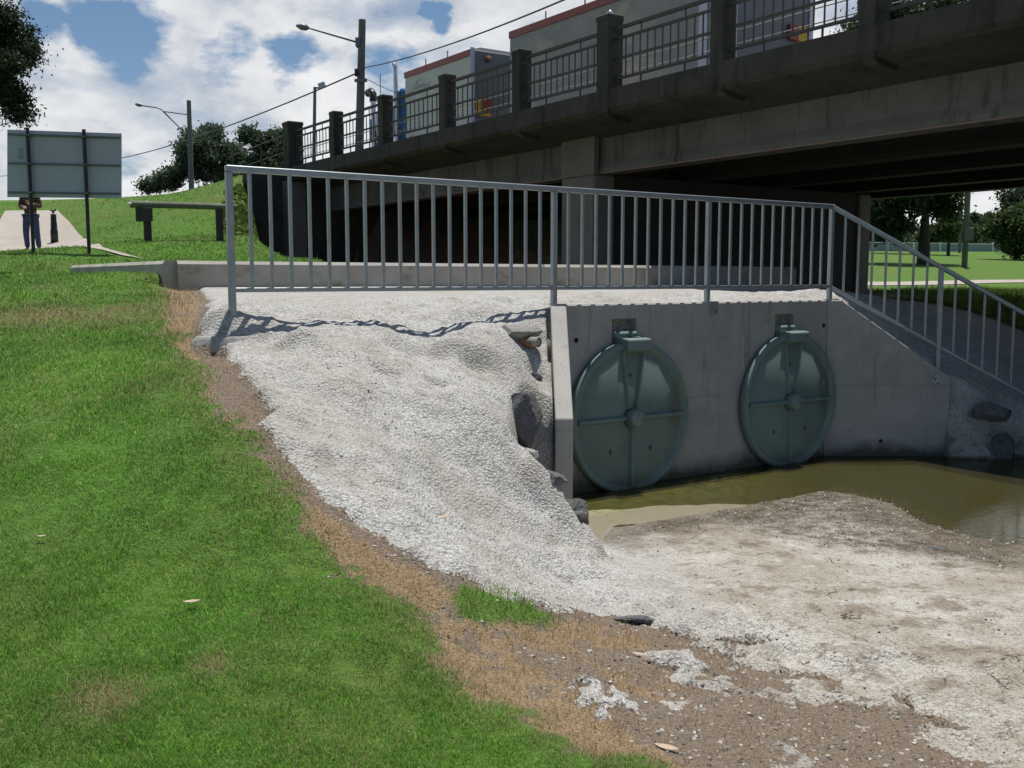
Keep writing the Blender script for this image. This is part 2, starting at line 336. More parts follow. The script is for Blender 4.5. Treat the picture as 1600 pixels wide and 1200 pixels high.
def height(x, y, rough=True):
    x = np.asarray(x, float); y = np.asarray(y, float)
    u = x * E1[0] + y * E1[1]; v = x * E2[0] + y * E2[1]
    zb = bank(x, y); zf = floor_(x, y); zk = back(x, y)
    if rough: zb = zb + 0; 
    e = sdist(x, y, EDGE)              # walking towards the camera the basin is on the left
    wdt = np.where(y > 8.3, .04, np.where(y > 7.0, .22, np.clip(.22 + (7.0 - y) * .5, .22, .9)))
    tb = sstep(e, 0, wdt) if True else 0
    tb = np.where(y <= 7.0, sstep(e, -wdt * .4, wdt), tb)
    zfront = zb * (1 - tb) + zf * tb
    zfront = np.where(tb < .5, zfront, zfront)
    # back region mask
    tl = sstep(v, 7.35, 8.15); ts = (v > 7.84).astype(float)
    t = np.where(u < 5.86, tl, ts)
    tw = (y > 12.04).astype(float); tr = sstep(y + .12 * vn(x, y, 2.2, 5), 11.72, 12.12)
    t = np.where(x > 3.97, np.where(x < 5.24, tw, tr), t)
    t = np.where((u < 5.86) & (x > .42) & (y < 9.6), 0, t)
    z = zfront * (1 - t) + zk * t
    tf = sstep(v, 8.2, 9.4) * (v < 12.02) * sstep(u, 2.6, 3.6) * (1 - sstep(u, 12, 14)); z = z * (1 - tf) + (-.262 + .037 * (v - 8)) * tf
    rd = np.abs(sdist(x, y, np.array([(-4.05, 11.75), (-6.9, 15.7)]))); kk = np.exp(-(rd / .8) ** 2) * (x < -3.9); z = z * (1 - kk) + np.minimum(z, .05) * kk
    # the ground drops from the embankment into the underpass
    EBP = np.array([W(5.3, 12.2)[:2], W(6.0, 14)[:2], W(6.62, 16.05)[:2], W(7.68, 21.4)[:2], W(9.24, 26.4)[:2], W(10., 28.8)[:2], W(10.2, 45)[:2]])
    dr = sstep(-sdist(x, y, EBP), 0, .8) * (v > 12.25) * (u < 14)
    dr = dr * (v < 28.7); z = z * (1 - dr) + np.minimum(z, -.75) * dr
    # approach road behind the abutment
    rw = sstep(u, 9.9, 11.2) * (1 - sstep(u, 23.6, 27)) * (v > 28.7)
    z = z * (1 - rw) + 3.17 * rw
    return z
# pixel outline -> points on the ground
def ground_hit(pts):
    pts = np.array(pts, float); R = np.array([ray(a, b) for a, b in pts]); R = R / R[:, 1:2]
    Ys = np.concatenate([np.arange(2, 20, .05), np.arange(20, 120, .5)]); out = []
    H = height(R[:, 0:1] * Ys[None, :], np.repeat(Ys[None, :], len(R), 0))
    for i in range(len(R)):
        d = R[i, 2] * Ys - H[i]; k = np.argmax(d < 0)
        if d[k] >= 0: k = len(Ys) - 1
        out.append((R[i, 0] * Ys[k], Ys[k], H[i][k]))
    return np.array(out)
GB = ground_hit([(262, 456), (262, 480), (268, 520), (290, 550), (318, 600), (355, 660), (405, 715), (455, 765), (492, 830), (545, 895), (600, 930), (655, 965), (690, 1010), (715, 1060), (775, 1105), (850, 1150), (930, 1182), (1020, 1199)])[:, :2]
CB = ground_hit([(316, 457), (328, 470), (322, 492), (303, 520), (318, 546), (348, 556), (375, 582), (392, 615), (432, 652), (405, 668), (425, 700), (457, 738), (500, 778), (542, 803), (562, 827), (602, 852), (650, 880), (700, 897), (738, 908), (765, 932), (800, 942), (840, 952), (872, 957), (935, 958), (990, 975), (1060, 998), (1115, 1008), (1125, 1030), (1070, 1038), (1200, 1062), (1345, 1110), (1420, 1145), (1490, 1199)])[:, :2]
GB = np.vstack([[(-4.1, 11.9)], GB, [(.6, 1.5), (.6, -2)]]); CB = np.vstack([[(-3.75, 11.9)], CB, [(1.9, 1.5), (1.9, -2)]])
PATCH = [ground_hit(p)[:, :2] for p in ([(895, 1070), (940, 1065), (1000, 1090), (1010, 1112), (960, 1132), (905, 1128)], [(1020, 1080), (1080, 1088), (1110, 1105), (1060, 1108)], [(1220, 1160), (1270, 1165), (1280, 1199), (1230, 1199)])]
TUFT = ground_hit([(705, 915), (790, 925), (880, 962), (870, 985), (760, 985), (700, 960)])[:, :2]

# non uniform tensor grid
def axis(dense, lo, hi, st, g=1.04):
    a = list(np.arange(lo, hi + 1e-6, dense)); s = dense; x = hi
    while x < st[1]: s = min(s * g, 25); x += s; a.append(x)
    s = dense; x = lo
    while x > st[0]: s = min(s * g, 25); x -= s; a.insert(0, x)
    return np.array(a)
gx = axis(.028, -3.6, 6.6, (-260, 300)); gy = axis(.028, 2.3, 12.6, (-40, 420))
GX, GY = np.meshgrid(gx, gy, indexing='ij')
GZ = height(GX, GY)
u_ = GX * E1[0] + GY * E1[1]; v_ = GX * E2[0] + GY * E2[1]
# zones
jit = .05 * fbm(GX, GY, 5, 4, 3, .65)
sg = -sdist(GX, GY, np.vstack([GB, [(-80, -2), (-80, 60), (-4.1, 60)]]), True)
sc_ = sdist(GX, GY, np.vstack([CB, [(60, -2), (60, 54), (-3.9, 12.6)]]), True)
# walking toward the camera: lawn is on the right (negative), basin on the left (positive)
front = (v_ < 11.95)
low_ = sstep(GX, .2, .9) * sstep(-GY, -6.2, -5.2)
w_con = sstep(sc_ + 1.3 * jit + low_ * (.45 * fbm(GX, GY, 1.7, 4, 101) + .42 * fbm(GX, GY, 7, 3, 103) + .22 * fbm(GX, GY, 21, 2, 105)), -.05, .07)
w_grass = 1 - sstep(sg + jit * 2.2 + .10 * fbm(GX, GY, 2.6, 3, 121) + .07 * fbm(GX, GY, 16, 2, 123), -.13, .13)
for P in PATCH: w_con = np.maximum(w_con, sstep(sdist(GX, GY, P, True) + 1.6 * jit + .10 * fbm(GX, GY, 9, 3, 109), -.05, .06) * sstep(fbm(GX, GY, 22, 3, 9), -.35, .25) * .9)
behind = sstep(v_, 12.0, 12.05)
# behind the low kerb wall: grass; the concrete slope right of the headwall
RS = np.vstack([ground_hit([(1318, 455), (1350, 463), (1400, 484), (1500, 522), (1600, 566)])[:, :2], [(9.5, 12.6), (12, 11), (12, 2), (3, 6), (3, 12), (3.9, 14.1)]])
s_rs = sstep(sdist(GX, GY, RS, True) + jit, -.03, .03)
w_con = w_con * (1 - behind) ; w_grass = np.where(v_ > 12.0, 1., w_grass)
w_con = np.maximum(w_con, s_rs * (GX > 3)); w_grass = w_grass * (1 - w_con)
EBQ = np.array([W(5.3, 12.2)[:2], W(6.0, 14)[:2], W(6.62, 16.05)[:2], W(7.68, 21.4)[:2], W(9.24, 26.4)[:2], W(10., 28.8)[:2]])
under = sstep(-sdist(GX, GY, EBQ), .1, .5) * (v_ < 28.6) * (1 - sstep(u_, 20.5, 22.5)) * sstep(v_, 12.1, 12.6) * (v_ < 28.8) * (1 - s_rs)
w_grass = w_grass * (1 - under)
w_grass = np.maximum(w_grass, sstep(sdist(GX, GY, TUFT, True) + jit * 1.5, -.04, .1) * .8)
far_right = (GX > 8) & (v_ < 12); w_grass = np.where(far_right & (s_rs < .5), 1., w_grass)
w_dry = np.clip(1 - w_con - w_grass, 0, 1)
# bare soil inside the dry strip: close to the concrete and in the lower part
soil = np.clip(sstep(sc_ + .8 * jit, -.16, -.03) * .8 + sstep(GX + .9 * fbm(GX, GY, 1.6, 3, 21), .35, .75) * (GY < 6.6) + under, 0, 1)
SP = ground_hit([(300, 520), (345, 556), (380, 590), (432, 650), (405, 672), (350, 640), (325, 590)])[:, :2]
soil = np.maximum(soil, sstep(sdist(GX, GY, SP, True) + jit, -.06, .06))
soil = np.clip(soil + .9 * sstep(fbm(GX, GY, 4.5, 4, 127), .18, .40), 0, 1)
w_soil = w_dry * soil; w_dry = w_dry - w_soil
# gravel: dark grit on the basin floor near the water and in patches
gr = ground_hit([(960, 850), (1010, 822), (1110, 803), (1190, 790), (1240, 776), (1300, 772), (1400, 800), (1450, 850), (1600, 862), (1600, 885), (1450, 872), (1330, 858), (1240, 845), (1120, 815)])[:, :2]
w_grit = sstep(sdist(GX, GY, gr, True) + 3.5 * jit, -.15, .2) * w_con
low = ground_hit([(1010, 1040), (1150, 1050), (1350, 1100), (1599, 1199), (1020, 1199)])[:, :2]
w_grit = np.maximum(w_grit, sstep(-(GZ + 2.10) + .03 * fbm(GX, GY, 3, 3, 77), 0, .035) * w_con * (GX > 2.2) * .8)
w_grit = np.maximum(w_grit, sstep(sdist(GX, GY, low, True) + 3.5 * jit + .25 * fbm(GX, GY, 2.5, 4, 31), -.15, .5) * w_con * .75)
SL = ground_hit([(880, 800), (905, 829), (960, 822), (1020, 815), (1130, 797), (1240, 776), (1300, 765), (1330, 740)])[:, :2]; SL = np.vstack([[W(5.7, 7.8)[:2]], SL, [W(10, 7.8)[:2]]])
slab = sstep(sdist(GX, GY, SL, True) + 1.2 * jit * sstep(GX, .9, 2), -.01, .02)
w_algae = np.maximum(sstep(-2.128 - GZ, 0, .03) * (u_ > 5.9) * (v_ < 7.8), slab)
GZ = np.where(slab > .5, -2.122 - .035 * sstep(v_ + .10 * fbm(GX, GY, 3, 3, 131), 6.9 - .42 * np.maximum(GX - .9, 0), 7.25 - .42 * np.maximum(GX - .9, 0)) + .004 * fbm(GX, GY, 2, 3, 111) , GZ)
# displacement
near = sstep(-np.abs(GX - 1.5), -9, -5) * sstep(-np.abs(GY - 7), -9, -6)
lump = .08 * fbm(GX, GY, 1.9, 3, 41, .5) + .042 * fbm(GX, GY, 5.5, 3, 51, .6) + .013 * np.abs(fbm(GX, GY, 17, 2, 61, .6)) + .009 * fbm(GX, GY, 33, 2, 71)
steep = np.hypot(np.gradient(GZ, axis=0) / np.gradient(gx)[:, None], np.gradient(GZ, axis=1) / np.gradient(gy)[None, :])
flat = 1 - sstep(-GZ, 1.92, 2.10)          # basin apron is smoother
amp = w_con * (.35 + .65 * flat)
wallguard = sstep(np.abs(v_ - 7.84), .0, .25) + (u_ < 5.6); wallguard = np.clip(wallguard, 0, 1)
GZ = GZ + near * wallguard * lump * amp * (1 - slab) * np.where(GZ < -2.06, .22, 1) * (1 - .97 * sstep(v_, 8.3, 9.8))
GZ = GZ + near * (w_soil * (.012 * fbm(GX, GY, 14, 3, 81) + .006 * fbm(GX, GY, 36, 1, 83)) + w_dry * .012 * fbm(GX, GY, 9, 3, 85) + w_grass * .014 * fbm(GX, GY, 4, 3, 87))
GZ = GZ - near * (w_dry + w_soil) * .02 + near * sstep(sc_, -.04, .03) * w_con * .02 * (GZ > -1.95)
# a few hollows and ridges worn into the shotcrete
def dent(px, py, r, h, el=1., ang=0.):
    g = ground_hit([(px, py)])[0]; dx = GX - g[0]; dy = GY - g[1]
    a = math.radians(ang); p = (dx * math.cos(a) + dy * math.sin(a)) / (r * el); q = (-dx * math.sin(a) + dy * math.cos(a)) / r
    wob = 1 + .35 * fbm(GX, GY, 7, 3, int(px) % 50)
    return 1.5 * h * np.exp(-(p * p + q * q) * 1.2 * wob)
for a in ((470, 548, .13, .10, 1.6, 20), (340, 520, .20, .07, 1.5, 0), (700, 545, .12, .06, 1.5, 10), (735, 500, .16, .06, 1.6, 0), (700, 528, .12, -.05, 2, 0), (492, 562, .09, -.10, 2.2, 20), (745, 566, .07, -.07, 2, 0), (690, 600, .06, -.05, 2, 10), (600, 575, .07, -.05, 1.6, 0), (530, 507, .2, .05, 2., 10), (830, 580, .08, -.06, 1.8, 0), (760, 560, .1, .05, 1.5, 0), (840, 760, .10, .05, 2., -30), (830, 775, .06, -.06, 2, -30), (890, 560, .01, 0), (640, 640, .12, -.03, 2, 0), (880, 800, .10, .06, 1.8, -40)):
    GZ = GZ + dent(*a) * w_con
ROUGHWALL = (GX > 5.22) & (GY > 11.3) & (GY < 12.5)
GY2 = GY + np.where(ROUGHWALL, .10 * fbm(GX * 1., GZ * 1.4, 2.2, 4, 91), 0) * near
nI, nJ = GX.shape
idx = np.arange(nI * nJ).reshape(nI, nJ)
quads = np.stack([idx[:-1, :-1], idx[1:, :-1], idx[1:, 1:], idx[:-1, 1:]], -1).reshape(-1, 4)
zone = np.stack([w_con, w_dry, w_soil, w_grit], -1).reshape(-1, 4)
allv = np.stack([GX, GY2, GZ], -1).reshape(-1, 3)
fz = zone[quads].mean(1)
cls = np.where(fz[:, 0] > .5, 1, np.where(fz[:, 1] + fz[:, 2] > .5, 2, 0))
algae = w_algae.reshape(-1)
# smooth normals shared across the split pieces
def mesh_np(name, V, Fq, mat):
    me = bpy.data.meshes.new(name); me.vertices.add(len(V)); me.vertices.foreach_set('co', V.astype(np.float32).ravel())
    n, k = Fq.shape; me.loops.add(n * k); me.loops.foreach_set('vertex_index', Fq.astype(np.int32).ravel())
    me.polygons.add(n); me.polygons.foreach_set('loop_start', np.arange(0, n * k, k, dtype=np.int32)); me.polygons.foreach_set('loop_total', np.full(n, k, np.int32))
    me.polygons.foreach_set('use_smooth', np.ones(n, bool)); me.update(calc_edges=True); me.materials.append(mat)
    o = bpy.data.objects.new(name, me); col.objects.link(o); return o
def sub(name, mask, mat):
    fq = quads[mask]; used, inv = np.unique(fq, return_inverse=True); inv = inv.reshape(fq.shape)
    o = mesh_np(name, allv[used], inv, mat)
    a = o.data.color_attributes.new('zone', 'FLOAT_COLOR', 'POINT'); a.data.foreach_set('color', zone[used].astype(np.float32).ravel())
    b = o.data.attributes.new('algae', 'FLOAT', 'POINT'); b.data.foreach_set('value', algae[used].astype(np.float32))
    return o
# ground material
m, nt, b, out = nm('ground_surface')
at = N(nt, 'Attribute', attribute_name='zone'); sp = N(nt, 'SeparateColor'); nt.links.new(at.outputs['Color'], sp.inputs[0])
al = N(nt, 'Attribute', attribute_name='algae')
v = coords(nt)
nf = noise(nt, v, 70, 4, .7); nmid = noise(nt, v, 9, 5, .65); nl = noise(nt, v, 1.6, 4, .6); nvf = noise(nt, v, 190, 2, .6)
vdn = N(nt, 'TexNoise', Scale=45., Detail=3.); nt.links.new(v, vdn.inputs['Vector']); vds = N(nt, 'VectorMath', operation='SCALE'); vds.inputs['Scale'].default_value = .022; nt.links.new(vdn.outputs['Color'], vds.inputs[0]); vda = N(nt, 'VectorMath', operation='ADD'); nt.links.new(v, vda.inputs[0]); nt.links.new(vds.outputs[0], vda.inputs[1])
vor = N(nt, 'TexVoronoi', Scale=52.); nt.links.new(vda.outputs[0], vor.inputs['Vector'])
vor2 = N(nt, 'TexVoronoi', Scale=120.); nt.links.new(v, vor2.inputs['Vector'])
nw = noise(nt, v, 36, 5, .7)
con = mix(nt, ramp(nt, nf, [(.36, 0.), (.58, 1.)]), (.29, .285, .27), (.60, .595, .57))
con = mix(nt, ramp(nt, vor.outputs['Distance'], [(.45, 0.), (.80, .5)]), con, (.22, .205, .18))
con = mix(nt, ramp(nt, nw, [(.34, .8), (.44, 0.)]), con, (.14, .13, .115))
con = mix(nt, ramp(nt, nmid, [(.30, .75), (.50, 0.)]), con, (.24, .23, .205))
con = mix(nt, ramp(nt, nl, [(.52, 0.), (.72, .55)]), con, (.30, .265, .21))
con = mix(nt, ramp(nt, nvf, [(.60, 0.), (.70, .7)]), con, (.62, .61, .58))
con = mix(nt, ramp(nt, nf, [(.25, .9), (.36, 0.)]), con, (.10, .095, .085))
geo0 = N(nt, 'NewGeometry'); gz = N(nt, 'SeparateXYZ'); nt.links.new(geo0.outputs['Position'], gz.inputs[0])
apron = math_(nt, 'MULTIPLY', math_(nt, 'MULTIPLY', math_(nt, 'SUBTRACT', -1.74, gz.outputs[2], clamp=True), 9., clamp=True), math_(nt, 'MULTIPLY', math_(nt, 'SUBTRACT', gz.outputs[0], .75), 1.6, clamp=True))       # silted basin floor
ns1 = noise(nt, v, 1.1, 6, .65); ns2 = noise(nt, v, 3.7, 6, .7); ns3 = noise(nt, v, 13, 5, .75)
ac = mix(nt, ramp(nt, ns1, [(.38, 0.), (.60, 1.)]), (.53, .51, .46), (.37, .335, .27))
ac = mix(nt, ramp(nt, nf, [(.34, .75), (.52, 0.)]), ac, (.16, .145, .115))
ac = mix(nt, ramp(nt, ns2, [(.52, 0.), (.62, .75)]), ac, (.20, .16, .115))
ac = mix(nt, ramp(nt, ns3, [(.55, 0.), (.66, .7)]), ac, (.15, .125, .10))
ac = mix(nt, ramp(nt, nw, [(.33, .8), (.43, 0.)]), ac, (.13, .11, .085))
ac = mix(nt, ramp(nt, ns2, [(.30, .9), (.42, 0.)]), ac, (.56, .555, .53))
vc = N(nt, 'TexVoronoi', Scale=.85, feature='DISTANCE_TO_EDGE'); vm_ = N(nt, 'VectorMath', operation='ADD'); nc = N(nt, 'TexNoise', Scale=3., Detail=5.); nt.links.new(v, nc.inputs['Vector'])
vs2 = N(nt, 'VectorMath', operation='SCALE'); vs2.inputs['Scale'].default_value = .45; nt.links.new(nc.outputs['Color'], vs2.inputs[0]); nt.links.new(v, vm_.inputs[0]); nt.links.new(vs2.outputs[0], vm_.inputs[1]); nt.links.new(vm_.outputs[0], vc.inputs['Vector'])
crack = math_(nt, 'MULTIPLY', math_(nt, 'LESS_THAN', vc.outputs['Distance'], .0045), ramp(nt, ns1, [(.50, 0.), (.56, 1.)]))
ac = mix(nt, math_(nt, 'MULTIPLY', crack, .9), ac, (.06, .052, .042))
con = mix(nt, apron, con, ac)
con = mix(nt, math_(nt, 'MULTIPLY', ramp(nt, ns1, [(.45, 0.), (.68, .6)]), math_(nt, 'SUBTRACT', 1., apron)), con, (.36, .33, .275))
grit = mix(nt, vor2.outputs['Color'], (.085, .068, .05), (.21, .185, .15), 'MIX')
grit = mix(nt, ramp(nt, nf, [(.4, 0.), (.62, 1.)]), grit, (.27, .245, .205))
grit = mix(nt, ramp(nt, nmid, [(.42, .7), (.55, 0.)]), grit, (.09, .075, .055))
soil_ = mix(nt, ramp(nt, nf, [(.3, 0.), (.7, 1.)]), (.10, .075, .052), (.27, .215, .16))
soil_ = mix(nt, ramp(nt, nmid, [(.45, 0.), (.65, .8)]), soil_, (.165, .125, .09))
soil_ = mix(nt, ramp(nt, nvf, [(.62, 0.), (.70, .8)]), soil_, (.42, .39, .34))
soil_ = mix(nt, ramp(nt, nf, [(.24, .8), (.36, 0.)]), soil_, (.04, .03, .022))
dry = mix(nt, ramp(nt, nf, [(.3, 0.), (.7, 1.)]), (.15, .10, .055), (.36, .265, .16))
# grass texture, light and dark tufts, larger mown patches
gn = noise(nt, v, 26, 5, .75); gl = noise(nt, v, .55, 4, .65)
gr_ = mix(nt, ramp(nt, gn, [(.3, 0.), (.7, 1.)]), (.042, .10, .014), (.12, .24, .035))
gr_ = mix(nt, ramp(nt, gl, [(.42, 0.), (.72, .75)]), gr_, (.125, .145, .040))
gr_ = mix(nt, ramp(nt, nmid, [(.30, .6), (.48, 0.)]), gr_, (.035, .062, .012))
bw = math_(nt, 'MULTIPLY', 1., 1.)
nedge = math_(nt, 'MULTIPLY', math_(nt, 'SUBTRACT', math_(nt, 'ADD', math_(nt, 'MULTIPLY', nf, .6), math_(nt, 'MULTIPLY', nmid, .4)), .5), 2.6)
def rag(o_): return ramp(nt, math_(nt, 'ADD', o_, math_(nt, 'MULTIPLY', nedge, math_(nt, 'MULTIPLY', math_(nt, 'MULTIPLY', o_, math_(nt, 'SUBTRACT', 1., o_)), 4.))), [(.40, 0.), (.60, 1.)])
gw = math_(nt, 'SUBTRACT', 1., math_(nt, 'ADD', sp.outputs[0], math_(nt, 'ADD', sp.outputs[1], sp.outputs[2])), clamp=True)
c = mix(nt, rag(sp.outputs[1]), soil_, dry)
c = mix(nt, rag(gw), c, gr_)
c = mix(nt, rag(sp.outputs[0]), c, con)
c = mix(nt, math_(nt, 'MULTIPLY', at.outputs['Alpha'], ramp(nt, nmid, [(.36, 1.), (.62, .35)]), clamp=True), c, grit)
alg = mix(nt, ramp(nt, nmid, [(.42, 0.), (.6, 1.)]), (.27, .25, .14), (.10, .14, .025))
geo = N(nt, 'NewGeometry'); gs = N(nt, 'SeparateXYZ'); nt.links.new(geo.outputs['Position'], gs.inputs[0])
wd = math_(nt, 'ADD', math_(nt, 'ADD', math_(nt, 'MULTIPLY', gs.outputs[0], -math.sin(TH)), math_(nt, 'MULTIPLY', gs.outputs[1], math.cos(TH))), math_(nt, 'MULTIPLY', nmid, .5))
alg = mix(nt, ramp(nt, math_(nt, 'SUBTRACT', wd, 6.6), [(.45, 0.), (.62, 1.)]), (.18, .155, .10), alg)
alg = mix(nt, ramp(nt, math_(nt, 'ADD', math_(nt, 'SUBTRACT', gs.outputs[0], 2.6), math_(nt, 'MULTIPLY', nl, .6)), [(.0, 0.), (1., .9)]), alg, (.055, .055, .014))
c = mix(nt, math_(nt, 'MULTIPLY', al.outputs['Fac'], .92), c, alg)
wet = math_(nt, 'MULTIPLY', math_(nt, 'SUBTRACT', math_(nt, 'ADD', -2.093, math_(nt, 'MULTIPLY', math_(nt, 'SUBTRACT', ns2, .5), .05)), gz.outputs[2], clamp=True), 45., clamp=True)
wet = math_(nt, 'MULTIPLY', wet, math_(nt, 'SUBTRACT', 1., al.outputs['Fac'], clamp=True))
c = mix(nt, math_(nt, 'MULTIPLY', wet, .85), c, mix(nt, .85, c, (.30, .25, .17), 'MULTIPLY'))
nt.links.new(c, b.inputs['Base Color']); b.inputs['Roughness'].default_value = .92; b.inputs['Specular IOR Level'].default_value = .2
hh = math_(nt, 'ADD', math_(nt, 'MULTIPLY', nf, .6), math_(nt, 'MULTIPLY', vor.outputs['Distance'], -1.3)); hh = math_(nt, 'ADD', hh, math_(nt, 'MULTIPLY', nw, 1.7))
bmp = N(nt, 'Bump', Distance=.010); nt.links.new(hh, bmp.inputs['Height'])
nt.links.new(math_(nt, 'SUBTRACT', .95, math_(nt, 'MULTIPLY', al.outputs['Fac'], .8)), bmp.inputs['Strength'])
nt.links.new(bmp.outputs[0], b.inputs['Normal'])
M['ground'] = m
struct(sub('lawn', cls == 0, M['ground']), 'green mown lawn with the grassy embankment and the park beyond')
struct(sub('concrete_bank', cls == 1, M['ground']), 'rough pale shotcrete bank, terrace and basin floor')
struct(sub('bare_soil', cls == 2, M['ground']), 'brown soil and dead grass strip between lawn and shotcrete')

# interpolation of the finished ground
def zat(x, y):
    x = np.asarray(x, float); y = np.asarray(y, float)
    i = np.clip(np.searchsorted(gx, x) - 1, 0, nI - 2); j = np.clip(np.searchsorted(gy, y) - 1, 0, nJ - 2)
    fx = (x - gx[i]) / (gx[i + 1] - gx[i]); fy = (y - gy[j]) / (gy[j + 1] - gy[j])
    def it(A): return (A[i, j] * (1 - fx) + A[i + 1, j] * fx) * (1 - fy) + (A[i, j + 1] * (1 - fx) + A[i + 1, j + 1] * fx) * fy
    return it
def zg(x, y): return float(zat(x, y)(GZ))

# ------------------------------------------------------------------ water
m, nt, b, out = nm('murky_water'); nt.nodes.remove(b)
fr = N(nt, 'Fresnel', IOR=1.33); tr = N(nt, 'BsdfTransparent'); tr.inputs[0].default_value = (.72, .70, .45, 1)
gl_ = N(nt, 'BsdfGlossy', Roughness=.10); gl_.inputs[0].default_value = (1, 1, 1, 1)
df = N(nt, 'BsdfDiffuse'); df.inputs[0].default_value = (.06, .055, .022, 1)
v = coords(nt); nn = noise(nt, v, 14, 3, .5); bp = N(nt, 'Bump', Strength=.15, Distance=.01); nt.links.new(nn, bp.inputs['Height'])
nt.links.new(bp.outputs[0], gl_.inputs['Normal']); nt.links.new(bp.outputs[0], fr.inputs['Normal'])
m1 = N(nt, 'MixShader'); m1.inputs[0].default_value = .38; nt.links.new(tr.outputs[0], m1.inputs[1]); nt.links.new(df.outputs[0], m1.inputs[2])
m2 = N(nt, 'MixShader'); nt.links.new(math_(nt, 'MULTIPLY', fr.outputs[0], .22), m2.inputs[0]); nt.links.new(m1.outputs[0], m2.inputs[1]); nt.links.new(gl_.outputs[0], m2.inputs[2])
nt.links.new(m2.outputs[0], out.inputs[0]); M['water'] = m
wb = MB(); wp = [W(5.95, 7.735), W(9.93, 7.735), (5.25, 11.88), (7.5, 11.9), (12, 12), (12, 5), (5, 6.6), (1.0, 7.4), (.53, 8.2), (.53, 9.35)]
wb.add([(p[0], p[1], -2.132) for p in wp], [tuple(range(len(wp)))])
struct(wb.build('water', M['water'], normals=False), 'shallow murky green water standing below the flap gates')

# ------------------------------------------------------------------ grass blades (stuff)
def blades(name, n, pick, hgt, wid, lean, colfn, seed, mat, label, ymin=2.45, ymax=17., xlim=None):
    r = np.random.default_rng(seed)
    # density falls with distance
    t = r.random(n * 3); Y = (ymin ** -.55 + t * (ymax ** -.55 - ymin ** -.55)) ** (-1 / .55)
    X = (r.random(n * 3) - .5) * 1.18 * Y
    if xlim: X = np.where(X > xlim, -Y * .55 * r.random(n * 3), X)
    w = pick(X, Y, r); k = np.where(r.random(n * 3) < w)[0][:n]; X = X[k]; Y = Y[k]; n = len(k)
    Z = zat(X, Y)(GZ) - .004
    s = 1 + .35 * vn(X, Y, 3.1, 7) + .45 * vn(X, Y, 11, 9); sz = (.65 + .7 * r.random(n)) * s
    far = np.clip(Y / 5, .7, 4)
    H = hgt * sz * np.clip(far, 1, 1.6); Wd = wid * far * (.7 + .6 * r.random(n))
    a = r.random(n) * 2 * PI; dx = np.cos(a); dy = np.sin(a); la = r.random(n) * 2 * PI; ll = lean * H * (.3 + r.random(n))
    lx = np.cos(la) * ll; ly = np.sin(la) * ll; up = np.sqrt(np.maximum(H * H - ll * ll, (H * .25) ** 2))
    V = np.empty((n, 5, 3))
    V[:, 0] = np.stack([X - dx * Wd / 2, Y - dy * Wd / 2, Z], 1); V[:, 1] = np.stack([X + dx * Wd / 2, Y + dy * Wd / 2, Z], 1)
    mx = X + lx * .35; my = Y + ly * .35; mz = Z + up * .62
    V[:, 2] = np.stack([mx + dx * Wd * .38, my + dy * Wd * .38, mz], 1); V[:, 3] = np.stack([mx - dx * Wd * .38, my - dy * Wd * .38, mz], 1)
    V[:, 4] = np.stack([X + lx, Y + ly, Z + up], 1)
    base = np.arange(n)[:, None] * 5
    F1 = base + np.array([[0, 1, 2, 3]]); F2 = base + np.array([[3, 2, 4]])
    me = bpy.data.meshes.new(name); me.vertices.add(n * 5); me.vertices.foreach_set('co', V.astype(np.float32).ravel())
    me.loops.add(n * 7); L = np.concatenate([F1, F2], 1).ravel(); me.loops.foreach_set('vertex_index', L.astype(np.int32))
    me.polygons.add(n * 2); ls = (np.arange(n)[:, None] * 7 + np.array([[0, 4]])).ravel(); lt = np.tile([4, 3], n)
    me.polygons.foreach_set('loop_start', ls.astype(np.int32)); me.polygons.foreach_set('loop_total', lt.astype(np.int32))
    me.update(calc_edges=True); me.materials.append(mat)
    C = colfn(X, Y, r); C4 = np.ones((n, 5, 4), np.float32); C4[:, :, :3] = C[:, None, :]
    ca = me.color_attributes.new('tint', 'FLOAT_COLOR', 'POINT'); ca.data.foreach_set('color', C4.ravel())
    o = bpy.data.objects.new(name, me); col.objects.link(o); tag(o, label, 'grass', kind='stuff'); return o
m, nt, b, out = nm('grass_blade'); at = N(nt, 'Attribute', attribute_name='tint'); nt.links.new(at.outputs['Color'], b.inputs['Base Color'])
b.inputs['Roughness'].default_value = .5; b.inputs['Specular IOR Level'].default_value = .35
t = N(nt, 'BsdfTranslucent'); nt.links.new(at.outputs['Color'], t.inputs[0]); ms = N(nt, 'MixShader'); ms.inputs[0].default_value = .4
nt.links.new(b.outputs[0], ms.inputs[1]); nt.links.new(t.outputs[0], ms.inputs[2]); nt.links.new(ms.outputs[0], out.inputs[0]); M['blade'] = m
DP = [ground_hit([(x, y)])[0] for x, y in ((165, 1105), (60, 497), (170, 493), (330, 1045))]
DR = (.13, .5, .45, .07)
def deadpatch(X, Y):
    w = np.zeros_like(X)
    for (a, b_, _), r_ in zip(DP, DR): w = np.maximum(w, np.exp(-(((X - a) / r_) ** 2 + ((Y - b_) / r_) ** 2)))
    return w
def pg(X, Y, r):
    w = zat(X, Y)(w_grass); v = -X * math.sin(TH) + Y * math.cos(TH)
    side = (X + 4.0) * 4.0 + (Y - 11.8) * 2.85
    return np.where((v > 11.8) & (v < 12.2) & (X > -4.2), 0, 1) * np.where(np.abs(side) < .7, (X < -7), 1) * w * np.where((X > 1.4) | ((v > 12.1) & (X > -2.4)), 0, 1)
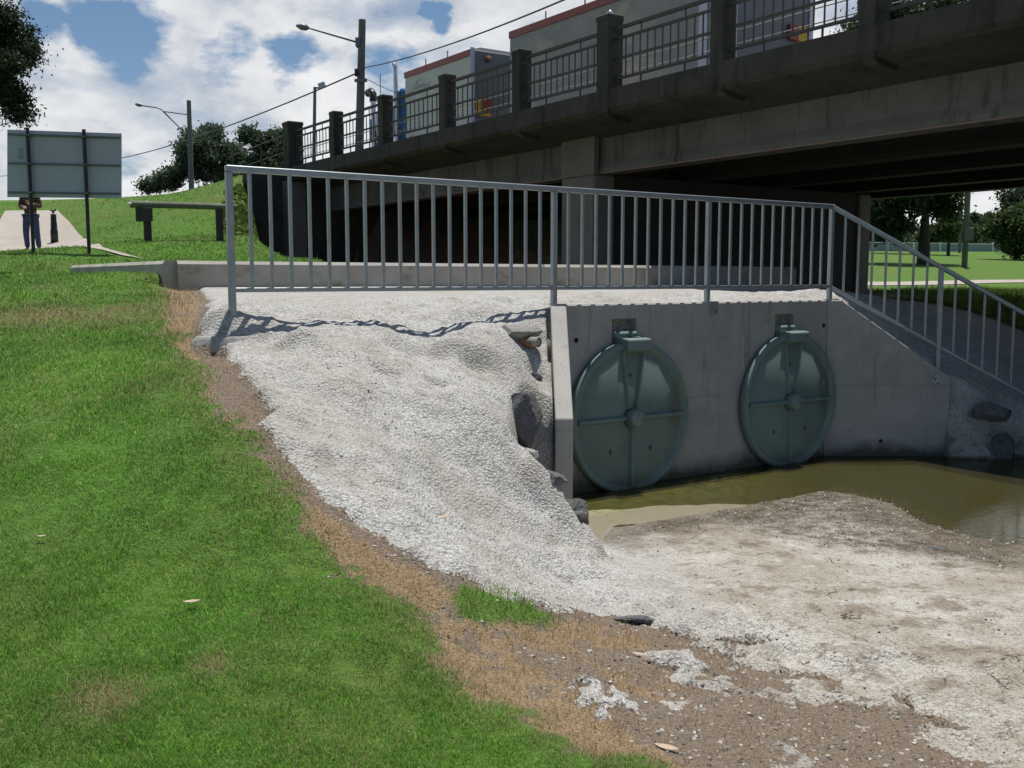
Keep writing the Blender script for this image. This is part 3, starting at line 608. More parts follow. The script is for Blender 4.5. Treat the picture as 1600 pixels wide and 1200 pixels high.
def cg(X, Y, r):
    n = len(X); a = r.random(n)[:, None] ** 1.7; g1 = np.array([.036, .128, .013]); g2 = np.array([.30, .60, .10]); c = g1 + (g2 - g1) * a
    pt = (np.clip(.5 + .9 * fbm(X, Y, 1.3, 3, 15), 0, 1))[:, None]; c = c * (.70 + .55 * pt) + np.array([.032, .03, .0]) * pt
    d = deadpatch(X, Y) + .10 + .22 * np.clip(fbm(X, Y, 2.2, 3, 17), 0, 1) + .45 * np.clip(1 - np.abs(zat(X, Y)(sg)) / .25, 0, 1); k = r.random(n) < d * .8
    c[k] = (np.array([.46, .38, .20]) * (.5 + .8 * r.random((n, 1))))[k]; return c
blades('lawn_grass', 560000, pg, .022, .0032, .93, cg, 3, M['blade'], 'short green grass blades covering the sloping lawn', 2.45, 14.)
fpoly = np.vstack([ground_hit([(-60, 397), (-12, 388), (-6, 372), (-4, 355), (4, 340), (8, 333)])[:, :2], ground_hit([(90, 332), (108, 352), (128, 372), (160, 388), (226, 408)])[:, :2]])
blades('embankment_grass', 120000, lambda X, Y, r: pg(X, Y, r) * (sdist(X, Y, fpoly, True) < 0) * (zat(X, Y)(w_grass) > .5), .030, .0030, .8, cg, 8, M['blade'], 'short grass covering the embankment and the far edge of the lawn', 12.5, 36)
def pd(X, Y, r):
    d = zat(X, Y)(w_dry); s_ = zat(X, Y)(w_soil); g = zat(X, Y)(w_grass); e = zat(X, Y)(sg)
    return np.where(Y < 12, d * (.75 + .25 * vn(X, Y, 7, 3)) + s_ * .12 + g * .35 * np.exp(-(e / .22) ** 2) * (vn(X, Y, 5, 8) > 0) + .5 * deadpatch(X, Y), 0) * (X < 1.9)
def cd(X, Y, r):
    n = len(X); a = r.random((n, 1)); return np.array([.20, .125, .06]) * (1 - a) + np.array([.62, .48, .30]) * a
blades('dead_grass', 80000, pd, .045, .0030, .96, cd, 5, M['blade'], 'straw coloured dead grass along the edge of the shotcrete', ymax=12)

def pt(X, Y, r): return (sdist(X, Y, TUFT, True) + .10 * fbm(X, Y, 4, 3, 5) > 0) * .9 * (Y < 9)
blades('tufted_grass', 5000, pt, .085, .0036, .55, cg, 15, M['blade'], 'longer green grass tufts at the foot of the shotcrete bank', 4., 7.)
# grit (stuff)
def stones(name, n, pick, smin, smax, cols, seed, label, cat, box):
    r = np.random.default_rng(seed); X = box[0] + r.random(n * 4) * (box[1] - box[0]); Y = box[2] + (box[3] - box[2]) * r.random(n * 4) ** 1.6
    w = pick(X, Y); k = np.where(r.random(n * 4) < w)[0][:n]; X = X[k]; Y = Y[k]; n = len(k)
    S = smin + (smax - smin) * r.random(n) ** 3; Z = zat(X, Y)(GZ) + S * .15
    o6 = np.array([(1, 0, 0), (-1, 0, 0), (0, 1, 0), (0, -1, 0), (0, 0, 1), (0, 0, -1)], float)
    V = np.repeat(o6[None], n, 0) * (.55 + .7 * r.random((n, 6, 1))); V += (r.random((n, 6, 3)) - .5) * .5; V[:, :, 2] *= .7
    V = V * S[:, None, None] + np.stack([X, Y, Z], 1)[:, None, :]
    f8 = np.array([(0, 2, 4), (2, 1, 4), (1, 3, 4), (3, 0, 4), (2, 0, 5), (1, 2, 5), (3, 1, 5), (0, 3, 5)])
    Fq = (np.arange(n)[:, None, None] * 6 + f8[None]).reshape(-1, 3)
    m_, nt_, b_, _ = nm(name + '_stone'); g_ = N(nt_, 'NewGeometry'); nt_.links.new(ramp(nt_, g_.outputs['Random Per Island'], cols), b_.inputs['Base Color']); b_.inputs['Roughness'].default_value = .8
    o = mesh_np(name, V.reshape(-1, 3), Fq, m_); o.data.polygons.foreach_set('use_smooth', np.zeros(len(Fq), bool)); tag(o, label, cat, kind='stuff'); return o
stones('loose_gravel', 26000, lambda X, Y: np.clip(zat(X, Y)(w_grit) * 1. + zat(X, Y)(w_soil) * .55 + .04 * zat(X, Y)(w_con), 0, 1) * (zat(X, Y)(GZ) > -2.16) * (Y < 10) * (X < 6), .003, .013,
       [(0, (.05, .045, .04)), (.5, (.20, .18, .15)), (.85, (.40, .38, .34)), (1, (.6, .58, .55))], 9, 'loose grey and brown gravel scattered on the basin floor', 'gravel', (-1.5, 6, 2.4, 10))

# ------------------------------------------------------------------ rocks
def rock(name, px, py, s, mat, label, cat='rock', sink=.3, seed=0, pos=None, rot=0.):
    g = ground_hit([(px, py)])[0] if pos is None else pos
    rr_ = random.Random(seed); planes = []
    for _ in range(15):
        d_ = Vector((rr_.gauss(0, 1), rr_.gauss(0, 1), rr_.gauss(0, 1))).normalized(); planes.append((d_, rr_.uniform(.52, .85)))
    bm = bmesh.new(); bmesh.ops.create_icosphere(bm, subdivisions=4, radius=1.05)
    for q in bm.verts:
        c = q.co; n = fbm(np.array([c.x * 1.3 + seed]), np.array([c.y * 1.3 + c.z * 1.7 + seed]), 1.3, 4, seed % 7)[0]
        f = vn(np.array([c.x * 2 + c.z + seed]), np.array([c.y * 2 - c.z]), .9, 3)[0]
        q.co = c * (1 + .22 * n)
        for pn, pd_ in planes:
            t_ = q.co.dot(pn) - pd_
            if t_ > 0: q.co -= pn * t_
        h_ = fbm(np.array([c.x * 5 + seed]), np.array([c.y * 5 + c.z * 6]), 1.1, 3, 2)[0]
        q.co *= 1 + .05 * n + .03 * f + .05 * h_
        q.co = Vector((q.co.x * s[0], q.co.y * s[1], q.co.z * s[2]))
    me = bpy.data.meshes.new(name); bm.to_mesh(me); bm.free(); me.materials.append(mat)
    o = bpy.data.objects.new(name, me); col.objects.link(o); o.location = (g[0], g[1], (zg(g[0], g[1]) if pos is None else g[2]) - s[2] * sink); o.rotation_euler = (0, 0, rot)
    return tag(o, label, cat)
rock('boulder', 0, 0, (.20, .22, .26), M['rock'], 'dark boulder exposed in the shotcrete beside the left wing wall', seed=3, pos=(.09, 8.17, -1.15), sink=0)
rock('boulder', 0, 0, (.13, .15, .10), M['palerock'], 'pale coated boulder below the dark boulder in the recess', seed=8, pos=(.10, 7.95, -1.42), sink=0)
rock('boulder', 860, 762, (.17, .10, .07), M['rock'], 'grey rock breaking the rim of the bank above the water', seed=13, sink=.5, rot=-.6)
rock('boulder', 0, 0, (.14, .11, .15), M['rock'], 'blue grey boulder where the bank meets the water', seed=17, pos=tuple(atY(893, 808, 7.25)), sink=0, rot=.4)
rock('boulder', 985, 968, (.13, .035, .03), M['rock'], 'flat dark stone at the foot of the bank beside brown soil', seed=21, sink=.1, rot=-.15)
rock('boulder', 830, 575, (.10, .06, .05), M['rock'], 'small dark stone under the pipe stub by the wing wall', seed=25, sink=.2)
rock('boulder', 1462, 858, (.10, .04, .022), M['rock'], 'low dark stone at the edge of the water', seed=29, sink=.1)
rock('boulder', 0, 0, (.30, .16, .13), M['rock'], 'ledge of rock in the shaded bank right of the wing wall', seed=33, pos=tuple(atY(1555, 645, 11.75)), sink=0)
rock('boulder', 0, 0, (.34, .14, .30), M['rock'], 'broad shaded rock face above the water right of the wing wall', seed=37, pos=tuple(atY(1560, 715, 11.8)), sink=0)

# concrete lump with the rusty pipe stub
t = empty('pipe_stub', 'broken concrete lump holding a rusty pipe end under the handrail', 'pipe', tuple(atY(812, 527, 8.95)), .0)
lump_o = rock('concrete_lump', 0, 0, (.27, .13, .095), M['palerock'], 'x', seed=41, pos=(-.06, .02, .03), sink=0, rot=-.5)
lump_o.parent = t
for k in ('label', 'category'): del lump_o[k]
MB().tube([(.02, -.02, -.03), (.13, -.12, -.045)], .05, 14).build('rusty_collar', M['rust'], t)
p_ = MB(); p_.tube([(.10, -.10, -.03), (.17, -.15, -.035)], .045, 14, caps=False); p_.tube([(.165, -.147, -.035), (.10, -.10, -.035)], .033, 14)
p_.build('pipe_end', M['palerock'], t)

# ------------------------------------------------------------------ headwall with wing walls (local frame u,v)
hw = empty('culvert_headwall', 'cast concrete headwall with sloping wing walls around the flap gates', 'headwall', (0, 0, 0), TH)
V0 = 7.74; V1 = 7.94; ZT = -.25; ZB = -2.6
GU = (6.67, 9.09)
pk = [(g - .19, g + .13) for g in GU]; PZ = (-.66, -.40)
us = [5.86, pk[0][0], pk[0][1], pk[1][0], pk[1][1], 9.97]; zs = [ZB, PZ[0], PZ[1], ZT - .012]
mb = MB()
for i in range(5):
    for j in range(3):
        hole = j == 1 and i in (1, 3); a, b_, c_, d_ = us[i], us[i + 1], zs[j], zs[j + 1]
        if not hole: mb.add([(a, V0, c_), (b_, V0, c_), (b_, V0, d_), (a, V0, d_)], [(0, 1, 2, 3)])
        else:
            W_ = V0 + .12
            mb.add([(a, V0, c_), (b_, V0, c_), (b_, V0, d_), (a, V0, d_), (a, W_, c_), (b_, W_, c_), (b_, W_, d_), (a, W_, d_)], [(4, 5, 6, 7), (0, 1, 5, 4), (2, 3, 7, 6), (0, 4, 7, 3), (1, 2, 6, 5)])
mb.add([(5.86, V0, ZT - .012), (9.97, V0, ZT - .012), (9.97, V0 + .012, ZT), (5.86, V0 + .012, ZT), (9.97, V1, ZT), (5.86, V1, ZT), (9.97, V1, ZB), (5.86, V1, ZB), (5.86, V0, ZB), (9.97, V0, ZB)],
       [(0, 1, 2, 3), (3, 2, 4, 5), (5, 4, 6, 7), (8, 0, 3, 5, 7), (1, 9, 6, 4, 2)])
mb.build('front_wall', M['wall'], hw)
inv = Matrix.Rotation(-TH, 4, 'Z')
mb = MB(); mb.prism([(9.50, ZB), (9.50, ZT - .002), (8.30, -1.17), (8.30, ZB)], 'x', .365, .515, inv); mb.build('wing_wall', M['wall'], hw, .008)
mb = MB(); mb.prism([(3.765, ZB), (3.765, ZT - .002), (3.93, ZT - .002), (5.27, -1.18), (5.27, ZB)], 'y', 11.90, 12.06, inv); mb.build('wing_wall', M['wall'], hw, .008)
# weep / tie holes
for u, z in ((6.02, -.60), (9.75, -.55)): MB().lathe([(.025, 0), (.025, .006)], 14, Matrix.Translation((u, V0 - .003, z)) @ Matrix.Rotation(PI / 2, 4, 'X')).build('weep_hole', M['dark_hole'], hw)
mb = MB()
q = inv @ Vector(tuple(atY(1376, 689, 11.90))); mb.lathe([(.022, 0), (.022, .006)], 14, Matrix.Translation(q) @ inv @ Matrix.Rotation(PI / 2, 4, 'X'))
mb.build('weep_hole', M['dark_hole'], hw)

# low kerb wall behind the terrace
kw = empty('kerb_wall', 'low concrete upstand wall along the back of the terrace', 'low wall', (0, 0, 0), TH)
mb = MB(); mb.prism([(11.9, -.5), (11.9, .175), (11.935, .215), (12.08, .215), (12.1, .2), (12.1, -.5)], 'x', 3.36, 14.2); mb.build('wall_run', M['walltop'], kw)
a = Vector(W(3.3, 12.0)); b_ = Vector((-6.85, 15.8, 0)); d = (b_ - a); L = d.length; ang = math.atan2(d.y, d.x)
mm = inv @ Matrix.Translation(a) @ Matrix.Rotation(ang, 4, 'Z')
mb = MB(); mb.prism([(-.1, -.5), (-.1, .20), (-.09, .215), (.065, .215), (.1, .175), (.1, -.5)], 'x', -.03, L, mm); mb.build('wall_return', M['walltop'], kw)

# ------------------------------------------------------------------ flap gates
def gate(u0, first):
    label = 'teal round flap gate nearer the camera beside the left wing wall' if first else 'teal round flap gate farther back near the wing wall corner'
    g = empty('flap_gate', label, 'flood gate', W(u0, V0, -1.41), TH, 'round flap gates on the headwall')
    # local: x along wall, -y outwards, z up.   Rx maps lathe axis z -> -y
    Rx = Matrix.Rotation(PI / 2, 4, 'X'); R = .78
    MB().lathe([(R - .03, .0), (R - .03, .03), (R, .035), (R, .075), (R - .012, .088)], 72, Rx).build('seat_ring', M['gate'], g)
    mb = MB(); prof = [(.001, .085), (.68, .085), (.70, .09), (.715, .115), (.73, .128), (.765, .128), (.78, .115), (.783, .07)]
    n = 80; vs = []; fs = []
    for r_, z_ in prof:
        for k in range(n): t_ = 2 * PI * k / n; vs.append(Rx @ Vector((r_ * math.cos(t_), r_ * math.sin(t_), z_)))
    for i in range(len(prof) - 1):
        for k in range(n): k2 = (k + 1) % n; fs.append((i * n + k, i * n + k2, (i + 1) * n + k2, (i + 1) * n + k))
    mb.add(vs, fs, True); mb.build('flap_disc', M['gate'], g, normals=False)
    def rib(x0, z0, x1, z1, w=.035, h=.05, name='rib'):
        a_ = Vector((x0, -.085 - h / 2 + .003, z0)); b2 = Vector((x1, -.085 - h / 2 + .003, z1)); d_ = (b2 - a_).normalized(); s_ = Vector((0, -1, 0)).cross(d_)
        # trapezoid ribs with sloped flanks
        vs = []
        for p in (a_, b2):
            for sw, yy in ((-w, h / 2), (-w * .45, -h / 2), (w * .45, -h / 2), (w, h / 2)): vs.append(p + s_ * sw + Vector((0, yy, 0)))
        MB().add(vs, [(0, 1, 2, 3), (7, 6, 5, 4), (0, 4, 5, 1), (1, 5, 6, 2), (2, 6, 7, 3), (3, 7, 4, 0)]).build(name, M['gate'], g, .004)
    rib(-.70, 0, -.07, 0); rib(.07, 0, .70, 0); rib(0, -.70, 0, -.07); rib(-.14, .70, -.05, .10, .022); rib(.14, .70, .05, .10, .022)
    mb = MB(); mb.lathe([(.105, .085), (.098, .15), (.092, .19), (.086, .205), (.07, .212), (.001, .214)], 40, Rx); mb.build('hub', M['gate_hub'], g)
    mb = MB(); mb.prism([(-.10, .66), (-.215, .70), (-.215, .80), (-.205, .812), (.02, .83), (.02, .74), (-.05, .66)], 'x', -.155, .155); mb.build('hinge_bracket', M['gate'], g, .008)
    mb = MB(); mb.tube([(-.185, -.02, .85), (.10, -.02, .85)], .032, 14); mb.build('hinge_pin', M['gate'], g)
    for x, z in ((-.02, .43), (-.27, -.33), (.27, -.33)):
        mb = MB(); mb.lathe([(.024, .085), (.024, .092)], 12, Matrix.Translation((x, 0, z)) @ Rx); mb.lathe([(.013, .09), (.013, .112)], 6, Matrix.Translation((x, 0, z)) @ Rx, False); mb.build('bolt', M['steel_bolt'], g)
gate(GU[0], True); gate(GU[1], False)

# ------------------------------------------------------------------ handrail
hr = empty('handrail', 'galvanised steel handrail with square balusters above the headwall', 'handrail', (0, 0, 0), TH)
VF = 7.80; TZ = .865; BZ = -.085
UA = float(onv(358, 300, VF)[:2] @ E1); UB = float(onv(866, 300, VF)[:2] @ E1); UC = float(onv(1108, 300, VF)[:2] @ E1); UD = float(onv(1300, 330, VF)[:2] @ E1)
D = inv.inverted() @ Vector((UD, VF, 0))
def loc(p): return inv @ Vector(p)
slope = -.541; XE = 5.15; XF = 6.95; YD = D.y
def sl(x, z0): return loc((x, YD, z0 + slope * (x - D.x)))
MB().box(UA - .025, UD + .02, VF - .028, VF + .028, TZ - .03, TZ + .02).build('top_rail', M['galv'], hr, .006)
mb = MB(); mb.bar(sl(D.x - .01, TZ - .005), sl(8.2, TZ - .005), .056, .05); mb.build('top_rail', M['galv'], hr, .006)
MB().box(UA + .02, UD - .02, VF - .018, VF + .018, BZ - .02, BZ + .016).build('bottom_rail', M['galv'], hr, .004)
mb = MB(); mb.bar(sl(D.x + .02, BZ), sl(8.2, BZ), .036, .036); mb.build('bottom_rail', M['galv'], hr, .004)
zA = -.405
for u, z0 in ((UA, zA), (UB, -.26), (UC, -.26), (UD, -.26)):
    MB().box(u - .026, u + .026, VF - .026, VF + .026, z0, TZ - .031).build('post', M['galv'], hr, .005)
def vpost(x, z0, w, name):
    zt = TZ - .03 + slope * (x - D.x); mb = MB(); q = loc((x, YD, 0)); mm = Matrix.Translation((q.x, q.y, 0)) @ Matrix.Rotation(-TH, 4, 'Z')
    mb.box(-w / 2, w / 2, -w / 2, w / 2, z0, zt, mm); return mb.build(name, M['galv'], hr, .004)
vpost(XE, -1.14, .052, 'post'); vpost(XF, -2.1, .052, 'post')
def bal(u): MB().box(u - .0125, u + .0125, VF - .0125, VF + .0125, BZ + .015, TZ - .029).build('baluster', M['galv'], hr)
for a_, b2, n in ((UA, UB, 18), (UB, UC, 11), (UC, UD, 11)):
    for k in range(1, n + 1): bal(a_ + (b2 - a_) * k / (n + 1))
for a_, b2, n in ((D.x, XE, 7), (XE, XF, 9), (XF, 8.2, 5)):
    for k in range(1, n + 1):
        x = a_ + (b2 - a_) * k / (n + 1); vpost(x, BZ + .012 + slope * (x - D.x), .025, 'baluster')
mb = MB(); mb.box(UA - .13, UA + .11, VF - .09, VF + .09, zA - .012, zA); mb.build('base_plate', M['galv'], hr)
for dx, dy in ((-.09, -.06), (.08, -.06), (-.09, .06), (.08, .06)):
    MB().lathe([(.012, 0), (.012, .02), (.007, .021), (.007, .04)], 8, Matrix.Translation((UA + dx, VF + dy, zA)), False).build('anchor_bolt', M['steel_bolt'], hr)
for u in (UB, UC, UD - .01):
    mb = MB(); mb.box(u - .03, u + .10, V0 - .012, V0 - .002, -.385, ZT + .008, None, .003); mb.box(u - .03, u + .10, V0 - .012, VF + .05, ZT + .0015, ZT + .010)
    mb.build('bracket_plate', M['galv'], hr)
    for dz in (-.10,): MB().lathe([(.014, 0), (.014, .012)], 6, Matrix.Translation((u + .07, V0 - .012, ZT + dz)) @ Matrix.Rotation(PI / 2, 4, 'X'), False).build('anchor_bolt', M['steel_bolt'], hr)
q = Vector(tuple(atY(1464, 594, 11.89))); mm = inv @ Matrix.Translation(q) @ Matrix.Rotation(math.radians(36), 4, 'Y')
mb = MB(); mb.box(-.055, .055, -.006, .006, -.055, .055, mm); mb.build('bracket_plate', M['galv'], hr)
for dx, dz in ((-.03, -.005), (.03, -.025)): MB().lathe([(.010, 0), (.010, .012)], 6, mm @ Matrix.Translation((dx, -.006, dz)) @ Matrix.Rotation(PI / 2, 4, 'X'), False).build('anchor_bolt', M['dark_hole'], hr)
# grout pad under the first post
bm = bmesh.new(); bmesh.ops.create_icosphere(bm, subdivisions=5, radius=1)
for q in bm.verts:
    n_ = float(fbm(np.array([q.co.x * 2.1]), np.array([q.co.y * 2.1 + q.co.z]), 1.1, 4, 5)[0]); q.co *= 1 + .10 * n_; q.co = Vector((q.co.x * .29, q.co.y * .19, min(q.co.z, .62 + .03 * n_) * .20))
me = bpy.data.meshes.new('mortar_pad'); bm.to_mesh(me); bm.free(); me.materials.append(simple('mortar', (.37, .355, .33), (.27, .26, .24), .9, 0, 7, .5, .01)); me.polygons.foreach_set('use_smooth', [True] * len(me.polygons))
o = bpy.data.objects.new('mortar_pad', me); col.objects.link(o); o.location = W(UA - .05, VF - .02, zA - .165); o.rotation_euler = (0, 0, TH - .25); tag(o, 'smooth grey mortar pad under the first handrail post', 'mortar pad')

# ------------------------------------------------------------------ bridge (local frame)
GS = 1.19
br = empty('road_bridge', 'old concrete road bridge with post and rail parapet crossing overhead', 'bridge', (0, 0, 0), TH)
VS, VE = -14., 24.2
UP = 9.57
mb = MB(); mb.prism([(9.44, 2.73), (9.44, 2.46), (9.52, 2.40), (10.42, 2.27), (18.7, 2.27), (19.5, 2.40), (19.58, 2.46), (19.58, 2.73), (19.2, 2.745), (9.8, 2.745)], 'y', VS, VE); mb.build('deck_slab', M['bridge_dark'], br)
mb = MB(); mb.box(10.9, 18.1, VS, VE + 40, 2.70, 2.752); mb.build('carriageway', M['asphalt'], br)
for k, u in enumerate((10.42, 12.5, 14.6, 16.7, 18.35)):
    for a_, b2 in ((13.25, VE), (2.4, 13.24), (VS, 2.39)):
        mb = MB(); mb.prism([(u, 1.78), (u + .04, 1.9), (u + .04, 2.268), (u + .31, 2.268), (u + .31, 1.9), (u + .35, 1.78), (u + .35, 1.7), (u, 1.7)], 'y', a_ + .01, b2); mb.build('girder', M['girder'] if k == 0 else M['deep_shade'], br)
MB().box(10.405, 10.42, VS, VE, 1.695, 1.715).build('flange_edge', M['rust_line'], br)
for v0 in (12.8, 1.95):
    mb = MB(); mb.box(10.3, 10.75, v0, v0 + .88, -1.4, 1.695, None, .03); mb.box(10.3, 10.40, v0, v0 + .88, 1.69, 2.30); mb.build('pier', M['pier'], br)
    mb = MB(); mb.box(10.751, 17.1, v0 + .05, v0 + .83, -1.4, 1.695); mb.build('pier_wall', M['deep_shade'], br)
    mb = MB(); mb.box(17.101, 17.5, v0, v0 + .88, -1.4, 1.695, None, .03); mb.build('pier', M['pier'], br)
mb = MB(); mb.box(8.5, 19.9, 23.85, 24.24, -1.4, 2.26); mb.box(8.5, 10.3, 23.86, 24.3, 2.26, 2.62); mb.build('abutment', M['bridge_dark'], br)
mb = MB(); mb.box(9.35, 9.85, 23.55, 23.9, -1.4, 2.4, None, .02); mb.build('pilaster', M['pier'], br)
post_v = [7.06, 9.3, 11.55, 13.8, 16.2, 18.7, 21.1, 23.65]
allp = [-11., -8.7, -6.4, -4.2, -1.9, .3, 2.55, 4.8] + post_v
for side, U in ((0, UP), (1, 19.45)):
    for v0 in allp:
        if side and v0 < 2: continue
        h = 3.73; w = .12; 
        if v0 == 11.55 and not side: h = 3.80; w = .14
        if v0 == 23.65: h = 3.82; w = .19
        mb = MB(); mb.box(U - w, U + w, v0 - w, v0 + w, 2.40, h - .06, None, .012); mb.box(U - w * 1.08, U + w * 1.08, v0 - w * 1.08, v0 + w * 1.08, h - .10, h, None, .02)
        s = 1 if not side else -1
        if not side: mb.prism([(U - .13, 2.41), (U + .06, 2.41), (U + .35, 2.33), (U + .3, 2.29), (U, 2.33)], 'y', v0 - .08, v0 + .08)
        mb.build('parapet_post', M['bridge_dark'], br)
        if v0 == 11.55 and not side: MB().lathe([(.045, 3.798), (.05, 3.83), (.035, 3.865), (.01, 3.88)], 14, Matrix.Translation((U, v0, 0))).build('survey_mark', M['chrome'], br)
def railing(U, va, vb, detail):
    rp = MB(); rp.bar((U, va, 3.585), (U, vb, 3.585), .05, .045); rp.bar((U, va, 3.44), (U, vb, 3.44), .035, .035); rp.bar((U, va, 2.88), (U, vb, 2.88), .035, .035); rp.bar((U, va, 3.16), (U, vb, 3.16), .02, .035)
    for t_ in (.28, .72):
        v0 = va + (vb - va) * t_; rp.bar((U, v0, 3.455), (U, v0, 3.565), .016); rp.bar((U, v0, 2.74), (U, v0, 2.865), .02)
    r0 = rp.build('railing_panel', M['rail_paint'], br)
    wp_ = MB(); wp_.tube([(U + .06, va, 3.12), (U + .06, vb, 3.12)], .008, 6); wp_.tube([(U + .06, va, 2.95), (U + .06, vb, 2.95)], .008, 6); wp_.build('guard_wire', M['rail_light'], r0)
    n = 13
    if detail:
        for k in range(n): v0 = va + (vb - va) * (k + .5) / n; b0 = MB(); b0.bar((U, v0, 2.90), (U, v0, 3.42), .016); b0.build('baluster', M['rail_paint'], r0)
    else:
        b0 = MB()
        for k in range(n): v0 = va + (vb - va) * (k + .5) / n; b0.bar((U, v0, 2.90), (U, v0, 3.42), .016)
        b0.build('baluster_row', M['rail_paint'], r0)
for i in range(len(allp) - 1): railing(UP, allp[i] + .13, allp[i + 1] - .13, allp[i] > 6)
for i in range(7, len(allp) - 1): railing(19.45, allp[i] + .13, allp[i + 1] - .13, False)
# approach guard wires beyond the end pillar
ap = empty('approach_fence', 'thin wire fence running on from the end pillar of the bridge', 'fence', (0, 0, 0), TH)
for k in range(2):
    v0 = 25.4 + 2.2 * k; MB().tube([(9.4, v0, 2.4), (9.4, v0, 3.5)], .022, 8).build('post', M['rail_paint'], ap)
mb = MB(); mb.tube([(9.42, 23.9, 3.52), (9.4, 27.7, 3.40)], .016, 6); mb.tube([(9.42, 23.9, 3.1), (9.4, 27.7, 3.0)], .012, 6); mb.build('rail', M['rail_paint'], ap)

# ------------------------------------------------------------------ truck and trailers (local frame, road z 2.75)
RZ = 2.755
def wheel(mb_parent, x, y, r=.5):
    w_ = MB(); w_.lathe([(r * .6, -.14), (r, -.13), (r, .13), (r * .6, .14)], 24, Matrix.Translation((x, y, RZ + r)) @ Matrix.Rotation(PI / 2, 4, 'Y')); o = w_.build('wheel', M['tyre'], mb_parent)
    MB().lathe([(r * .5, -.15), (r * .55, 0), (r * .5, .15)], 16, Matrix.Translation((x, y, RZ + r)) @ Matrix.Rotation(PI / 2, 4, 'Y')).build('rim', M['chrome'], o)
def trailer(va, vb, top, side, label, first):
    t = empty('semi_trailer', label, 'trailer', (0, 0, 0), TH, 'trailers on the bridge')
    u0, u1 = 15.6, 18.0
    mb = MB(); mb.prism([(u0, 4.05), (u0, top - .16), (u0 + .03, top - .03), (u0 + .35, top + .05), (u1 - .35, top + .05), (u1, top - .1), (u1, 4.05)], 'y', va, vb); mb.build('body', side, t)
    MB().box(u0 - .03, u0 + .1, va - .02, vb + .02, top - .22, top - .04).build('roof_edge', M['red'], t)
    MB().box(u0 + .25, u1 - .25, va + .1, vb - .1, 3.75, 4.045).build('chassis', M['bollard'], t)
    MB().box(u0 - .02, u1 + .02, va - .06, va - .003, 4.03, top - .05, None, .02).build('rear_door', M['grey_panel'], t)
    for du in (.0, 2.36): MB().box(u0 - .04 + du, u0 + .08 + du, va - .09, va - .061, 4.0, top).build('corner_post', M['board'], t)
    for k in range(3):
        for x in (u0 + .18, u1 - .18): wheel(t, x, va + .8 + 1.1 * k)
    n = int((vb - va) / 1.9)
    for k in range(1, n + 1):
        v0 = va + (vb - va) * k / (n + 1); MB().box(u0, u0 + .03, v0 - .012, v0 + .012, top - .03, top + .16).build('roof_pin', M['lamp_metal'], t)
    return t
t1 = trailer(25.08, 29.05, 6.62, M['cream'], 'short cream curtain sided trailer behind the blue cab', True)
t2 = trailer(14.94, 23.05, 6.70, M['mural'], 'long dark trailer with printed side and red top edge', False)
mb = MB(); mb.box(15.72, 16.22, 25.08 - .1, 25.08 - .062, 4.72, 5.22); mb.build('marker_plate', M['yellow'], t1)
mb = MB(); mb.box(15.92, 16.26, 25.08 - .14, 25.08 - .102, 4.88, 5.22); mb.build('marker_plate', M['red'], t1)
MB().lathe([(.1, 0), (.09, .04)], 16, Matrix.Translation((16.15, 24.98, 6.35)) @ Matrix.Rotation(PI / 2, 4, 'X')).build('rear_lamp', M['rust'], t1)
MB().box(17.52, 17.78, 14.80, 14.875, 5.10, 5.42).build('marker_plate', M['yellow'], t2)
MB().box(17.24, 17.515, 14.80, 14.875, 5.10, 5.42).build('marker_plate', M['red'], t2)
for a_, b2 in ((15.60, 15.85), (15.3, 15.45)): MB().box(15.57, 15.597, a_, b2, 4.0, 6.3).build('white_strip', M['board'], t2)
tk = empty('truck', 'blue truck cab with tall chrome exhaust stacks driving over the bridge', 'truck', (0, 0, 0), TH)
mb = MB(); mb.prism([(29.5, 3.5), (29.5, 6.15), (29.62, 6.22), (30.1, 6.0), (30.55, 5.55), (31.2, 5.3), (31.45, 4.55), (31.5, 3.5)], 'x', 15.72, 17.9); mb.build('cab', M['blue_paint'], tk, .06)
mb = MB(); mb.prism([(31.5, 3.4), (31.5, 4.5), (33.2, 4.35), (33.4, 4.2), (33.4, 3.4)], 'x', 15.95, 17.65); mb.build('bonnet', M['blue_paint'], tk, .06)
MB().box(15.7, 15.717, 30.6, 31.2, 4.6, 5.2).build('side_window', M['glass'], tk)
MB().box(16.0, 17.6, 24.5, 33.2, 3.3, 3.5).build('chassis', M['bollard'], tk) if False else MB().box(16.3, 17.3, 28., 33.2, 3.25, 3.49).build('chassis', M['bollard'], tk)
for v0 in (29.3, 30.4, 32.6):
    for x in (15.85, 17.75): wheel(tk, x, v0)
for x in (15.62, 17.98):
    s_ = MB(); s_.tube([(x, 29.75, 3.4), (x, 29.75, 6.75)], .085, 14); s_.tube([(x, 29.75, 6.7), (x, 29.76, 6.85), (x, 29.86, 6.98)], .088, 14); s_.build('exhaust_stack', M['chrome'], tk)
s_ = MB(); s_.tube([(15.6, 31.35, 3.6), (15.6, 31.35, 6.1)], .10, 14); s_.build('air_intake', M['chrome'], tk)
s_ = MB(); s_.tube([(15.6, 31.35, 6.0), (15.6, 31.36, 6.25), (15.6, 31.5, 6.36), (15.6, 31.75, 6.34)], .13, 14); s_.build('intake_hood', M['bollard'], tk)
MB().box(15.45, 15.66, 31.3, 31.42, 4.7, 5.4, None, .02).build('wing_mirror', M['chrome'], tk)
MB().tube([(15.75, 31.1, 5.2), (15.75, 31.1, 6.9)], .012, 6).build('aerial', M['wire'], tk)

GS = 1.0
